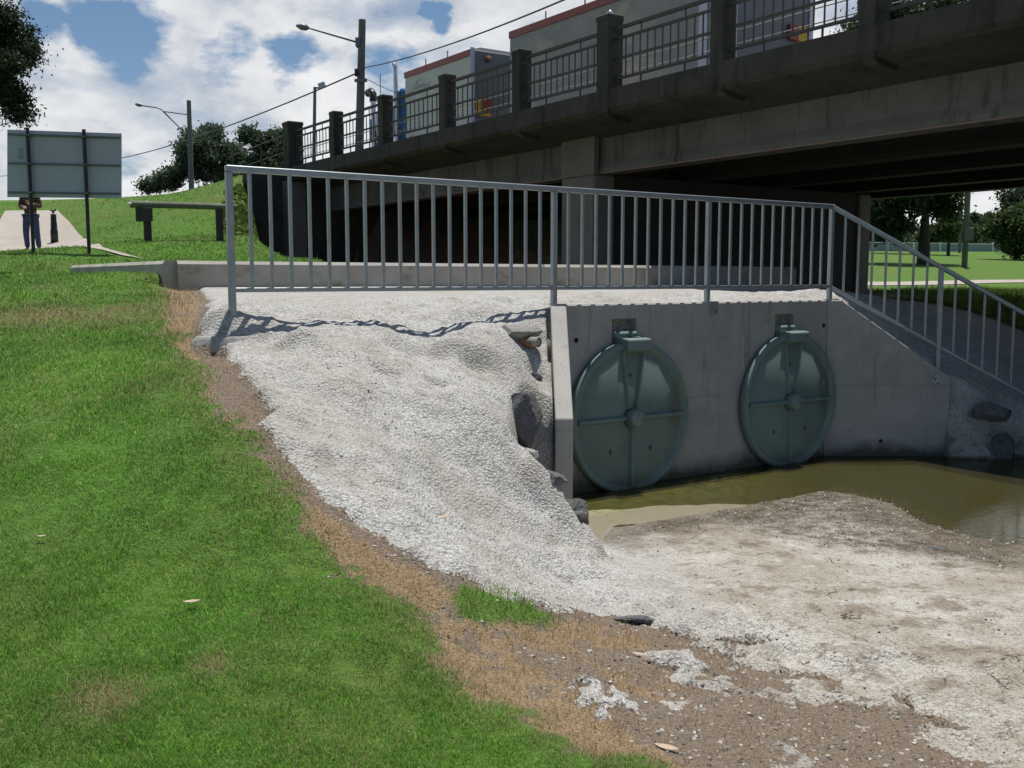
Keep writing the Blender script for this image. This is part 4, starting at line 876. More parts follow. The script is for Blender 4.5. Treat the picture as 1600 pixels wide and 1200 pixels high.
# ------------------------------------------------------------------ sign board seen from behind
sb = empty('sign_board', 'large grey sign board seen from behind on two dark posts', 'sign', (0, 0, 0))
YB = 18.0; c0 = atY(11, 202, YB); c1 = atY(190, 208, YB); c2 = atY(190, 310, YB); c3 = atY(11, 308, YB)
mb = MB(); q = [Vector(p) for p in (c3, c2, c1, c0)]
mb.add(q + [p + Vector((0, .012, 0)) for p in q], [(0, 1, 2, 3), (7, 6, 5, 4), (0, 4, 5, 1), (1, 5, 6, 2), (2, 6, 7, 3), (3, 7, 4, 0)]); mb.build('panel', M['board'], sb, .01)
for px, top, base in ((61, 200, 399), (147, 203, 400)):
    x = (px - 800) / FPX * YB; mb = MB(); g = zg(x, YB - .05); mb.tube([(x, YB - .06, g - .1), (x, YB - .06, atY(px, top, YB)[2])], .032, 12); mb.build('post', M['black_post'], sb)
for f_ in (.075, .50, .93):
    a_ = c0 + (c3 - c0) * f_; b2 = c1 + (c2 - c1) * f_; mb = MB(); mb.bar(tuple(a_ + np.array([.02, -.015, 0])), tuple(b2 + np.array([-.02, -.015, 0])), .02, .035); mb.build('brace_rail', M['lamp_metal'], sb)
    for px in (61, 147):
        x = (px - 800) / FPX * YB; z = a_[2] + (b2[2] - a_[2]) * (px - 11) / 179; MB().box(x - .045, x + .045, YB - .10, YB - .025, z - .012, z + .012).build('clamp', M['steel_bolt'], sb)
a_ = c0 + (c1 - c0) * .12 + (c3 - c0) * .35; MB().box(a_[0] - .05, a_[0] + .05, YB - .003, YB - .001, a_[2] - .09, a_[2] + .09).build('sticker', simple('faded_blue_sticker', (.32, .40, .50), None, .6), sb)

# ------------------------------------------------------------------ log barrier
lb = empty('log_barrier', 'horizontal timber log on two dark posts on the grass', 'barrier', (0, 0, 0))
P0 = atY(203, 320, 19.6); P1 = atY(370, 322 + 0, 20.4); 
P0[2] = atY(203, 319, 19.6)[2]; P1 = atY(370, 324, 20.4)
MB().tube([tuple(P0), tuple((P0 + P1) / 2 + np.array([0, 0, .005])), tuple(P1)], [.068, .064, .06], 16).build('rail_log', M['timber'], lb)
for px, w in ((228, .075), (341, .075)):
    k = (px - 203) / 167; x, y, z = P0 + (P1 - P0) * k; g = zg(x, y); MB().tube([(x, y + .01, g - .2), (x, y + .01, z - .04)], w, 14).build('post', M['post_brown'], lb)
x, y, z = P0 + (P1 - P0) * .14; MB().box(x - .165, x + .165, y - .10, y - .078, z - .33, z - .065, None, .006).build('plate', M['post_brown'], lb)
x, y, z = P0; MB().lathe([(.036, 0), (.036, .012)], 16, Matrix.Translation((x + .02, y - .066, z)) @ Matrix.Rotation(PI / 2, 4, 'X')).build('reflector', M['white'], lb)
for px in (228, 341):
    k = (px - 203) / 167; x, y, z = P0 + (P1 - P0) * k; MB().lathe([(.02, 0), (.02, .02)], 10, Matrix.Translation((x, y, z + .055))).build('bolt_head', M['white'], lb)

# ------------------------------------------------------------------ footpath (draped)
pc = [((-3, 331), (52, 331), 41), ((0, 342), (95, 331), 38)]
lft = ground_hit([(-60, 397), (-40, 394), (-12, 388), (-6, 372), (-4, 355), (4, 340), (8, 333)]); rgt = ground_hit([(226, 406), (200, 399), (160, 388), (128, 372), (108, 352), (97, 338), (90, 332)])
def resample(P, n):
    d = np.concatenate([[0], np.cumsum(np.hypot(*(np.diff(P[:, :2], axis=0)).T))]); t_ = np.linspace(0, d[-1], n); return np.stack([np.interp(t_, d, P[:, 0]), np.interp(t_, d, P[:, 1])], 1)
A = resample(lft, 60); B = resample(rgt, 60)
A = np.vstack([A, [A[-1] + np.array([-2, 8])]]); B = np.vstack([B, [B[-1] + np.array([-2, 8])]])
vs = []; fs = []; nk = 12
for i in range(len(A)):
    for k in range(nk + 1):
        p = A[i] + (B[i] - A[i]) * k / nk; vs.append((p[0], p[1], zg(p[0], p[1]) + .022))
for i in range(len(A) - 1):
    for k in range(nk): a_ = i * (nk + 1) + k; fs.append((a_, a_ + 1, a_ + nk + 2, a_ + nk + 1))
mb = MB(); mb.add(vs, fs, True); fp = mb.build('footpath', M['path'], normals=False); struct(fp, 'pale concrete footpath climbing to the road on the left')
# park path far right
L1 = ground_hit([(1340, 448), (1440, 447), (1530, 445), (1640, 442)]); vs = []; fs = []
R1 = resample(L1, 40)
R1 = np.vstack([R1, [R1[-1] + np.array([14, 1.5])]])
for i in range(len(R1)):
    for k in range(4): vs.append((R1[i][0], R1[i][1] + k * .5, zg(R1[i][0], R1[i][1] + k * .5) + .02))
for i in range(len(R1) - 1):
    for k in range(3): a_ = i * 4 + k; fs.append((a_, a_ + 1, a_ + 5, a_ + 4))
mb = MB(); mb.add(vs, fs, True); struct(mb.build('park_path', M['path'], normals=False), 'narrow pale path crossing the park on the right')

# ------------------------------------------------------------------ bollard
x, y = (92 - 800) / FPX * 28, 28.; g = zg(x, y) + .03
bo = empty('bollard', 'black cast iron bollard with ring cap standing on the footpath', 'bollard', (x, y, g))
MB().lathe([(.10, 0), (.10, .32), (.088, .34), (.085, .52), (.078, .54), (.075, .74), (.06, .78), (.03, .80), (.03, .84), (.05, .86), (.05, .88), (.02, .90)], 20).build('shaft', M['bollard'], bo)
MB().lathe([(.03, .765), (.105, .77), (.105, .785), (.03, .79)], 20).build('collar', M['white'], bo)
mb = MB(); mb.tube([(-.085, 0, .90), (-.05, 0, .87), (.05, 0, .87), (.085, 0, .90)], .022, 10); mb.build('cap_ring', M['bollard'], bo)

# ------------------------------------------------------------------ person behind the board
def skinned(name, verts, edges, rad, mat, parent, sub_=2):
    me = bpy.data.meshes.new(name); me.from_pydata(verts, edges, []); o = bpy.data.objects.new(name, me); col.objects.link(o)
    s = o.modifiers.new('skin', 'SKIN'); s.use_smooth_shade = True
    for i, r_ in enumerate(rad): me.skin_vertices[0].data[i].radius = (r_, r_) if isinstance(r_, float) else r_
    me.skin_vertices[0].data[0].use_root = True
    ss = o.modifiers.new('sub', 'SUBSURF'); ss.levels = sub_; ss.render_levels = sub_
    dg = bpy.context.evaluated_depsgraph_get(); dg.update(); nm_ = bpy.data.meshes.new_from_object(o.evaluated_get(dg)); nm_.name = name
    o.modifiers.clear(); o.data = nm_; nm_.materials.clear(); nm_.materials.append(mat)
    nm_.polygons.foreach_set('use_smooth', [True] * len(nm_.polygons)); o.parent = parent; return o
x, y = (57 - 800) / FPX * 26, 26.; g = zg(x, y) + .03
pe = empty('person', 'person in dark plaid shirt and blue jeans standing behind the sign board', 'person', (x, y, g), .1)
J = [(0, 0, .95), (0, -.01, 1.12), (0, 0, 1.32), (0, 0, 1.46), (0, -.01, 1.54), (0, -.03, 1.66), (0, -.01, 1.74),      # pelvis..head 0-6
     (-.10, 0, .88), (-.13, -.02, .50), (-.12, .02, .09), (-.13, -.14, .04),     # left leg 7-10
     (.10, 0, .88), (.14, -.02, .50), (.17, .02, .09), (.19, -.14, .04),       # right leg 11-14
     (-.17, 0, 1.42), (-.24, .0, 1.15), (-.08, -.24, 1.12), (-.02, -.28, 1.14),  # left arm 15-18
     (.17, 0, 1.42), (.25, 0, 1.16), (.14, -.24, 1.20), (.09, -.30, 1.24)]
Ed = [(0, 1), (1, 2), (2, 3), (3, 4), (4, 5), (5, 6), (0, 7), (7, 8), (8, 9), (9, 10), (0, 11), (11, 12), (12, 13), (13, 14), (3, 15), (15, 16), (16, 17), (17, 18), (3, 19), (19, 20), (20, 21), (21, 22)]
Rr = [(.13, .10), (.13, .09), (.15, .10), (.09, .07), .05, .085, .07, .08, .055, .04, .035, .08, .055, .04, .035, .055, .045, .035, .03, .055, .045, .035, .03]
skinned('body', J, Ed, Rr, M['skin'], pe)
sj = [J[i] for i in (0, 1, 2, 3, 15, 16, 17, 19, 20, 21)]; skinned('shirt', [(a, b_, c_ + (-.03 if i == 0 else 0)) for i, (a, b_, c_) in enumerate(sj)], [(0, 1), (1, 2), (2, 3), (3, 4), (4, 5), (5, 6), (3, 7), (7, 8), (8, 9)], [(.17, .125), (.165, .125), (.185, .135), (.12, .10), .085, .07, .055, .085, .07, .055], M['plaid'], pe)
tj = [J[i] for i in (0, 7, 8, 9, 11, 12, 13)]; skinned('trousers', tj, [(0, 1), (1, 2), (2, 3), (0, 4), (4, 5), (5, 6)], [(.155, .12), .105, .08, .062, .105, .08, .062], M['jeans'], pe)
for i in (9, 13):
    a_, b_, c_ = J[i]; mb = MB(); mb.box(a_ - .048, a_ + .048, b_ - .20, b_ + .07, .0, .075, None, .02); mb.build('shoe', M['boot'], pe)
bm = bmesh.new(); bmesh.ops.create_icosphere(bm, subdivisions=3, radius=.105); bmesh.ops.delete(bm, geom=[q for q in bm.verts if q.co.z < -.02 and q.co.y < .02], context='VERTS')
me = bpy.data.meshes.new('hair'); bm.to_mesh(me); bm.free(); me.materials.append(M['hair']); o = bpy.data.objects.new('hair', me); col.objects.link(o); o.location = (0, 0, 1.715); o.parent = pe
for sx, hj in ((-1, J[18]), (1, J[22])):      # fingers
    for k in range(5):
        a0 = Vector(hj) + Vector((sx * .0 + (k - 2) * .014, -.015, -.01)); d_ = Vector(((k - 2) * .006, -.05, -.03)) if k else Vector((-sx * .05, -.02, .01))
        f_ = MB(); f_.tube([a0, a0 + d_ * .7, a0 + d_ + Vector((0, .008, -.025))], [.010, .009, .007], 8); f_.build('finger', M['skin'], pe)
rc = rock('folded_cloth', 0, 0, (.05, .03, .03), M['cloth_orange'], 'small orange bundle held at the chest by the person behind the board', 'bundle', seed=60, pos=(x + .09, y - .33, g + 1.27), sink=0)

# ------------------------------------------------------------------ banner on the road edge far left
bn = empty('banner', 'long blue banner with white lettering at the top of the footpath', 'banner', (0, 0, 0))
YN = 50.; zb0 = atY(0, 334, YN)[2]; zt0 = atY(0, 319, YN)[2]; xa = (-60 - 800) / FPX * YN; xb = (40 - 800) / FPX * YN
MB().box(xa, xb, YN, YN + .03, zb0, zt0).build('sheet', M['banner'], bn)
MB().box(xa, xb, YN - .006, YN - .003, zb0 + .02, zb0 + .07).build('stripe', simple('pale_banner_stripe', (.4, .45, .5)), bn)
for x in (xa + .3, xb - .1): MB().tube([(x, YN + .05, 2.2), (x, YN + .05, zt0)], .03, 8).build('post', M['lamp_metal'], bn)
def text(s, x, y, z, h, mat, parent, name='lettering', rx=PI / 2):
    cu = bpy.data.curves.new(name, 'FONT'); cu.body = s; cu.size = h; cu.extrude = .003; o = bpy.data.objects.new(name, cu); col.objects.link(o)
    dg = bpy.context.evaluated_depsgraph_get(); dg.update(); me = bpy.data.meshes.new_from_object(o.evaluated_get(dg)); bpy.data.objects.remove(o)
    me.materials.append(mat) if not me.materials else None
    me.materials.clear(); me.materials.append(mat); o = bpy.data.objects.new(name, me); col.objects.link(o); o.location = (x, y, z); o.rotation_euler = (rx, 0, 0); o.parent = parent; return o
tz = atY(0, 328, YN)[2]; th_ = .27
text('OUR', (-5 - 800) / FPX * YN, YN - .008, tz, th_, M['white'], bn)
text('G', (10.5 - 800) / FPX * YN, YN - .008, tz, th_, M['yellow'], bn)
text('LADS', (16.8 - 800) / FPX * YN, YN - .008, tz, th_, M['white'], bn)

# ------------------------------------------------------------------ poles and lamps
def lamp_head(p, d, parent, L=.75):
    d = Vector(d).normalized(); p = Vector(p); s_ = MB(); s_.tube([p, p + d * L * .2, p + d * L * .6, p + d * L], [.03, .085, .095, .03], 12); s_.build('lamp_head', M['lamp_metal'], parent)
# tall pole by the parapet
Yp = 29.0
pl = empty('street_lamp', 'tall weathered power pole with lamp arm above the bridge rail', 'street lamp', (0, 0, 0), 0, 'roadside lamp poles')
bt = atY(560, 236, Yp); tp = atY(566, 31, Yp)
MB().tube([(bt[0], Yp, 3.0), tuple(tp)], [.13, .10], 12).build('pole', M['lamp_pole'], pl)
a1 = atY(559, 66, Yp); a2 = atY(483, 44, Yp - .3); a3 = atY(463, 40, Yp - .35)
MB().tube([tuple(a1), tuple(a2)], [.035, .025], 8).build('arm', M['lamp_metal'], pl); lamp_head(a2, a3 - a2, pl, .36)
MB().box(a1[0] - .05, a1[0] + .09, Yp - .14, Yp + .14, a1[2] - .13, a1[2] + .1).build('arm_clamp', M['lamp_metal'], pl)
i1 = atY(558, 114, Yp); MB().box(i1[0] - .05, i1[0] + .30, Yp - .2, Yp - .12, i1[2] - .28, i1[2] - .2).build('crossarm', M['lamp_metal'], pl)
MB().lathe([(.05, -.1), (.05, .1)], 10, Matrix.Translation((i1[0], Yp - .15, i1[2] - .02))).build('insulator', M['black_post'], pl)
Yl = 52.0
p2 = empty('street_lamp', 'slim far pole with braced lamp arm in front of the dark tree', 'street lamp', (0, 0, 0), 0, 'roadside lamp poles')
xt, xb_ = atY(295, 157, Yl), atY(299, 300, Yl)
MB().tube([(xb_[0], Yl, 1.5), tuple(xt)], [.16, .11], 12).build('pole', M['lamp_pole'], p2)
k1 = atY(293, 179, Yl); k2 = atY(255, 174, Yl); k3 = atY(222, 165, Yl); k4 = atY(213, 163, Yl); k5 = atY(284, 203, Yl)
MB().tube([tuple(k1), tuple(k2)], .03, 8).build('arm', M['lamp_metal'], p2); MB().tube([tuple(k5), tuple(atY(252, 171, Yl)), tuple(atY(245, 168, Yl)), tuple(k3)], .035, 8).build('brace', M['lamp_metal'], p2); lamp_head(k3, k4 - k3, p2, .36)
p3 = empty('floodlight_pole', 'thin grey pole with a square floodlight beyond the parapet', 'floodlight', (0, 0, 0))
Yf = 40.; a_ = atY(492, 136, Yf); MB().tube([(atY(488, 262, Yf)[0], Yf, 2.6), tuple(a_)], [.09, .06], 10).build('pole', M['lamp_metal'], p3)
b2 = atY(497, 137, Yf); MB().box(b2[0] - .1, b2[0] + .12, Yf - .03, Yf + .03, b2[2] - .04, b2[2] + .02).build('bracket', M['lamp_metal'], p3)
f_ = atY(503, 133, Yf); MB().box(-.14, .14, -.1, .1, -.12, .10, Matrix.Translation(f_) @ Matrix.Rotation(-.35, 4, 'Y'), .02).build('lamp_head', M['board'], p3)
# wires
def cable(pts, r_, label, sag=0.):
    P = []
    for (a_, b_) in zip(pts[:-1], pts[1:]):
        a_ = np.array(a_); b_ = np.array(b_)
        for k in range(13): t_ = k / 12; p = a_ + (b_ - a_) * t_; p[2] -= sag * 4 * t_ * (1 - t_); P.append(tuple(p))
    o = MB().tube(P, r_, 6).build('power_line', M['wire']); tag(o, label, 'power line', 'overhead cables')
cable([atY(558, 114, Yp - .15), atY(190, 247, 55), atY(-60, 278, 80)], .022, 'overhead cable running left from the tall pole past the sign board', .25)
cable([atY(568, 106, Yp), atY(890, -4, 15)], .014, 'overhead cable rising right from the tall pole above the trailers', .12)
cable([atY(568, 121, Yp), atY(640, 152, 42)], .010, 'short service wire dropping right from the tall pole behind the truck', .05)

# ------------------------------------------------------------------ trees
def tree(name, label, base, trunk, limbs, crowns, nleaf, lsize, leafmat, seed, group=None, droop=0., cat='tree'):
    r = np.random.default_rng(seed); t = empty(name, label, cat, tuple(base), 0, group); B_ = np.array(base)
    mb = MB(); mb.tube([tuple(np.array(p) - B_) for p in trunk[0]], trunk[1], 12)
    for pts, rr in limbs: mb.tube([tuple(np.array(p) - B_) for p in pts], rr, 8)
    # twigs from trunk top region to crown clumps
    C = []
    for cx, cy, cz, rx, ry, rz, wgt in crowns:
        n = max(6, int(wgt))
        d = r.normal(size=(n, 3)); d /= np.linalg.norm(d, axis=1)[:, None]; rad = r.random(n) ** .45
        C.append(np.stack([cx + d[:, 0] * rx * rad, cy + d[:, 1] * ry * rad, cz + d[:, 2] * rz * rad], 1))
    C = np.vstack(C); top = np.array(trunk[0][-1])
    for c_ in C[::3]:
        j = top + (c_ - top) * .45 + r.normal(size=3) * .12 * np.linalg.norm(c_ - top) * .3; w_ = trunk[1][-1] * .35
        mb.tube([tuple(top - B_), tuple(j - B_), tuple(c_ - B_)], [w_, w_ * .6, w_ * .2], 5)
    mb.build('trunk', M['bark'], t)
    per = nleaf // len(C); cs = np.median([c[3] for c in crowns]) * .30
    P = np.repeat(C, per, 0); n = len(P); sc1 = np.repeat(.55 + .9 * r.random(len(C)), per)[:, None]
    P = P + r.normal(size=(n, 3)) * cs * sc1 * np.array([1, 1, .7]); P[:, 2] -= droop * r.random(n) * cs
    a_ = r.normal(size=(n, 3)); a_ /= np.linalg.norm(a_, axis=1)[:, None]; b_ = np.cross(a_, r.normal(size=(n, 3))); b_ /= np.linalg.norm(b_, axis=1)[:, None] + 1e-9
    L_ = lsize * (.6 + .8 * r.random(n))[:, None]; V = np.stack([P - a_ * L_, P + b_ * L_ * .42, P + a_ * L_, P - b_ * L_ * .42], 1) - B_
    o = mesh_np('crown', V.reshape(-1, 3), (np.arange(n)[:, None] * 4 + np.arange(4)[None]), leafmat); o.data.polygons.foreach_set('use_smooth', np.zeros(n, bool)); o.parent = t
    return t
def tr_px(name, label, px, ytop, ybase, Y, blobs, nleaf, ls, mat, seed, tw=.02, group=None, lean=0.):
    """blobs: (px, py, rpx, rpy, n) at distance Y"""
    x = (px - 800) / FPX * Y; g = zg(x, Y); s = Y / FPX
    C = [(*(atY(a, b_, Y)[:1]), Y + (i % 3 - 1) * rx * s * .5, atY(a, b_, Y)[2], rx * s, rx * s * .9, ry * s, n) for i, (a, b_, rx, ry, n) in enumerate(blobs)]
    cz = np.mean([c[2] for c in C]); tx = x + lean
    zt = g + (cz - g) * .8
    return tree(name, label, (x, Y, g - .1), ([(x, Y, g - .1), (x + lean * .4, Y, g + (zt - g) * .5), (tx, Y, zt)], [tw * Y / 30, tw * Y / 30 * .8, tw * Y / 30 * .5]), [], C, nleaf, ls, mat, seed, group)
# dark gum at top left, trunk outside the frame
Yt = 15.; B0 = (-9.6, Yt, zg(-9.6, Yt) - .2)
cr = [(atY(px, py, Yt)[0], Yt + dy, atY(px, py, Yt)[2], r_ * Yt / FPX, r_ * Yt / FPX, r_ * .8 * Yt / FPX, n) for px, py, r_, n, dy in
      ((-20, 10, 45, 14, 0), (10, 60, 34, 12, .3), (35, 85, 24, 10, 0), (20, 105, 30, 12, -.2), (-10, 130, 36, 12, .2), (15, 150, 22, 8, 0), (25, 172, 14, 6, 0), (-30, 60, 50, 14, .4), (-60, 0, 80, 20, 0), (-120, 90, 80, 22, .5), (-80, -80, 90, 22, 0), (0, 35, 22, 8, 0))]
tree('gum_tree', 'dark gum tree whose foliage hangs in at the top left', B0, ([B0, (-9.4, Yt, 2.2), (-9.0, Yt, 4.0)], [.26, .2, .13]),
     [([(-9.2, Yt, 2.6), (-8.5, Yt, 3.1), (-7.7, Yt, 3.35)], [.09, .06, .02])], cr, 36000, .03, M['leaf_dark'], 5)
tr_px('dense_tree', 'dense dark tree behind the grassy hill at the far pole', 318, 200, 300, 58, [(318, 235, 34, 30, 22), (345, 240, 30, 28, 20), (285, 262, 26, 20, 16), (262, 278, 24, 16, 14), (370, 250, 22, 24, 14), (330, 270, 46, 24, 22), (240, 292, 14, 9, 8), (300, 215, 18, 14, 9), (330, 208, 14, 10, 8)], 34000, .10, M['leaf_hill'], 11)
tr_px('sparse_tree', 'loose airy tree between the hill and the bridge pillar', 400, 200, 290, 52, [(385, 212, 10, 10, 8), (410, 225, 16, 12, 10), (432, 215, 16, 12, 10), (445, 235, 18, 16, 10), (415, 248, 26, 18, 14), (395, 262, 24, 16, 12), (440, 258, 24, 14, 12)], 12000, .12, M['leaf_hill'], 13)
tr_px('sparse_tree', 'bare looking tree seen through the bridge rails at top right', 1400, 0, 100, 60, [(1340, 45, 14, 16, 6), (1395, 20, 40, 22, 20), (1440, 15, 40, 22, 18), (1480, 10, 34, 18, 14), (1420, 50, 60, 20, 18)], 9000, .12, M['leaf_dark'], 17)
# park beyond the underpass
tr_px('park_tree', 'large park tree with thick dark trunk and spreading crown', 1438, 250, 411, 44, [(1400, 300, 40, 26, 22), (1450, 290, 50, 28, 26), (1480, 320, 22, 14, 12), (1375, 335, 26, 20, 14), (1395, 350, 20, 12, 10), (1430, 270, 60, 22, 20)], 26000, .12, M['leaf_dark'], 21, .20)
tr_px('young_tree', 'small yellow green tree on the park lawn right of the thick trunk', 1476, 330, 402, 56, [(1476, 352, 16, 12, 12), (1462, 360, 12, 9, 8), (1490, 350, 13, 12, 10), (1476, 368, 13, 7, 8)], 9000, .10, M['leaf_mid'], 23, .055)
tr_px('leaning_tree', 'bushy bright tree with leaning stem at the right edge', 1578, 320, 405, 50, [(1575, 345, 24, 18, 18), (1600, 350, 30, 26, 20), (1560, 360, 14, 12, 9), (1590, 380, 20, 14, 12), (1618, 370, 24, 22, 14)], 18000, .12, M['leaf_mid'], 27, .07, None, .8)
tr_px('dark_tree', 'dark tree crown behind the leaning bright tree', 1610, 290, 395, 70, [(1590, 312, 26, 16, 14), (1625, 320, 26, 30, 16)], 9000, .15, M['leaf_dark'], 29, .06)
k = 0
for px, py, r_, lab in ((1362, 350, 26, 'dark tree just right of the bridge pier'), (1385, 372, 20, 'low rounded tree left of the thick park trunk'), (1456, 372, 18, 'low rounded tree right of the thick park trunk'), (1500, 368, 20, 'rounded tree behind the power pole'), (1521, 350, 11, 'pointed dark pine above the far hedge'), (1545, 345, 9, 'smaller pointed pine beside the leaning tree'), (1535, 375, 24, 'wide low tree below the two pointed pines'), (1415, 375, 22, 'low tree behind the thick park trunk')):
    k += 1
    bl = [(px, py, r_, r_ * .8, 14), (px - r_ * .6, py + r_ * .5, r_ * .7, r_ * .5, 9), (px + r_ * .6, py + r_ * .5, r_ * .7, r_ * .5, 9), (px, py - r_ * .5, r_ * .6, r_ * .5, 8)]
    if 'pointed' in lab: bl = [(px, py - r_, r_ * .35, r_ * .5, 5), (px, py, r_ * .6, r_ * .6, 8), (px, py + r_, r_, r_ * .7, 12)]
    tr_px('far_tree', lab, px, py - 20, 393, 92 + 2 * k, bl, 6000, .22, M['leaf_mid'] if k in (3, 4, 7) else M['leaf_hill'], 30 + k, .12, 'trees beyond the white park fence')
# hedge belt beyond the fence
r = np.random.default_rng(77); n = 30000; X = 30 + r.random(n) * 75; Y = 100 + r.random(n) * 8
Z = back(X, Y) + (r.random(n) ** .8) * (2.6 + 1.2 * vn(X, Y * 0, .15, 3)); P = np.stack([X, Y, Z], 1); a_ = r.normal(size=(n, 3)); a_ /= np.linalg.norm(a_, axis=1)[:, None]; b_ = np.cross(a_, r.normal(size=(n, 3))); b_ /= np.linalg.norm(b_, axis=1)[:, None]
V = np.stack([P - a_ * .3, P + b_ * .16, P + a_ * .3, P - b_ * .16], 1)
tag(mesh_np('shrub_belt', V.reshape(-1, 3), np.arange(n)[:, None] * 4 + np.arange(4)[None], M['leaf_hill']), 'dense belt of shrubs beyond the white park fence', 'shrubs', kind='stuff')
# white fence
wf = empty('park_fence', 'low white rail fence along the far edge of the park', 'fence', (0, 0, 0))
Yw = 84.; xs = np.arange(27, 62, 2.2); mb = MB()
for x in xs:
    g = zg(x, Yw); MB().box(x - .06, x + .06, Yw - .06, Yw + .06, g - .1, g + .78).build('post', M['white'], wf)
mb.bar((27, Yw, zg(27, Yw) + .74), (62, Yw, zg(60, Yw) + .74), .06, .09); mb.build('top_rail', M['white'], wf)
MB().box(27, 43, Yw + .1, Yw + .14, zg(40, Yw) - .1, zg(40, Yw) + .62).build('mesh_panel', simple('pale_fence_panel', (.30, .34, .38)), wf)
# park pole with box
pp = empty('utility_pole', 'timber utility pole with a grey box in the park', 'utility pole', (0, 0, 0))
Yq = 42.; x = (1502 - 800) / FPX * Yq; g = zg(x, Yq)
MB().tube([(x, Yq, g - .2), (x, Yq, g + 9)], [.12, .10], 12).build('pole', M['timber'], pp)
q = atY(1512, 366, Yq - .1); MB().box(q[0] - .17, q[0] + .17, Yq - .3, Yq - .1, q[2] - .27, q[2] + .27, None, .02).build('meter_box', M['pier'], pp)
x = (1493 - 800) / FPX * 70; tag(MB().tube([(x, 70, zg(x, 70) - .2), (x, 70, zg(x, 70) + 10)], .11, 10).build('utility_pole', M['lamp_pole']), 'thin distant pole left of the boxed utility pole', 'utility pole')
# shaded rough grass edge under the bridge
r = np.random.default_rng(5); n = 26000; Y = 14 + r.random(n) * 12.5; X = Y * (.34 + .2 * r.random(n)); g = zat(X, Y)(w_grass); k = r.random(n) < g; X = X[k]; Y = Y[k]; n = len(X); Z = zat(X, Y)(GZ)
H = .06 + .12 * r.random(n) ** 2 + .05 * vn(X, Y, 1.5, 4); an = r.random(n) * 2 * PI; w_ = .012; lx = r.normal(size=n) * .04; ly = r.normal(size=n) * .04
V = np.stack([np.stack([X - np.cos(an) * w_, Y - np.sin(an) * w_, Z], 1), np.stack([X + np.cos(an) * w_, Y + np.sin(an) * w_, Z], 1), np.stack([X + lx, Y + ly, Z + H], 1)], 1)
o = mesh_np('rough_grass', V.reshape(-1, 3), np.arange(n)[:, None] * 3 + np.arange(3)[None], M['leaf_bright']); tag(o, 'rough taller grass in the shade beside the bridge', 'grass', kind='stuff')
# weeds on the embankment by the abutment
r = np.random.default_rng(6); n = 22000; gp = ground_hit([(350, 300), (395, 300), (400, 380), (440, 396), (360, 385), (345, 340)])
t_ = r.random((n, 6)) ** 3; t_ /= t_.sum(1)[:, None]; XY = t_ @ gp[:, :2]; X, Y = XY.T; cl = vn(X, Y, .9, 3); k = r.random(n) < .35 + .65 * cl; X = X[k]; Y = Y[k]; n = len(X); Z = zat(X, Y)(GZ); P = np.stack([X, Y, Z + .14 * r.random(n) * (1 + .8 * vn(X, Y, .8, 9))], 1)
a_ = r.normal(size=(n, 3)); a_ /= np.linalg.norm(a_, axis=1)[:, None]; b_ = np.cross(a_, r.normal(size=(n, 3))); b_ /= np.linalg.norm(b_, axis=1)[:, None]
V = np.stack([P - a_ * .05, P + b_ * .03, P + a_ * .05, P - b_ * .03], 1); tag(mesh_np('weeds', V.reshape(-1, 3), np.arange(n)[:, None] * 4 + np.arange(4)[None], M['leaf_bright']), 'leafy weeds creeping down the embankment beside the abutment', 'weeds', kind='stuff')
# fallen leaves and bits
for px, py, L_, lab in ((300, 958, .035, 'curled dry leaf lying in the middle of the lawn'), (66, 853, .020, 'small pale leaf on the lawn near the left edge'), (1042, 1172, .05, 'long dry leaf on brown soil at the bottom'), (1000, 1022, .04, 'dry curved leaf on the soil below the flat stone'), (690, 815, .05, 'dry twig lying across the shotcrete bank')):
    g = ground_hit([(px, py)])[0]; z = zg(g[0], g[1]); vs = []; fs = []
    for i in range(7):
        t_ = i / 6 - .5; w_ = L_ * .28 * math.cos(t_ * PI) + .0008
        for s_ in (-1, 0, 1): vs.append((t_ * 2 * L_, s_ * w_, .012 + .25 * L_ * t_ * t_ * 2 + abs(s_) * .25 * w_))
    for i in range(6):
        for k in range(2): a0 = i * 3 + k; fs.append((a0, a0 + 1, a0 + 4, a0 + 3))
    o = MB().add(vs, fs, True).build('fallen_leaf' if 'twig' not in lab else 'dry_twig', M['leaf_litter'], normals=False); o.location = (g[0], g[1], z + (.02 if g[0] < 0 and py < 1000 and 'shot' not in lab else 0)); o.rotation_euler = (.2, 0, -.5 if px > 900 else .3); tag(o, lab, 'leaf' if 'twig' not in lab else 'twig', 'fallen leaves' if 'twig' not in lab else None)

# ------------------------------------------------------------------ world, sun, view
SUN = Vector((.06, .17, 1)).normalized()
el = math.asin(SUN.z); az = math.atan2(SUN.x, SUN.y)
w = bpy.data.worlds.new('World'); sc.world = w; w.use_nodes = True; nt = w.node_tree; nt.nodes.clear()
out = nt.nodes.new('ShaderNodeOutputWorld'); bg = N(nt, 'Background', Strength=.055)
sky = N(nt, 'TexSky'); sky.sky_type = 'NISHITA'; sky.sun_disc = False; sky.sun_elevation = el; sky.sun_rotation = az
sky.air_density = 1.0; sky.dust_density = .6; sky.ozone_density = 2.
tc = N(nt, 'TexCoord'); sx = N(nt, 'SeparateXYZ'); nt.links.new(tc.outputs['Generated'], sx.inputs[0])
den = math_(nt, 'ADD', math_(nt, 'MAXIMUM', sx.outputs[2], 0.), .16)
cb = N(nt, 'CombineXYZ'); nt.links.new(math_(nt, 'DIVIDE', sx.outputs[0], den), cb.inputs[0]); nt.links.new(math_(nt, 'DIVIDE', sx.outputs[1], den), cb.inputs[1])
cv = N(nt, 'Mapping'); cv.inputs['Scale'].default_value = (1, 1, 1.9); nt.links.new(tc.outputs['Generated'], cv.inputs[0])
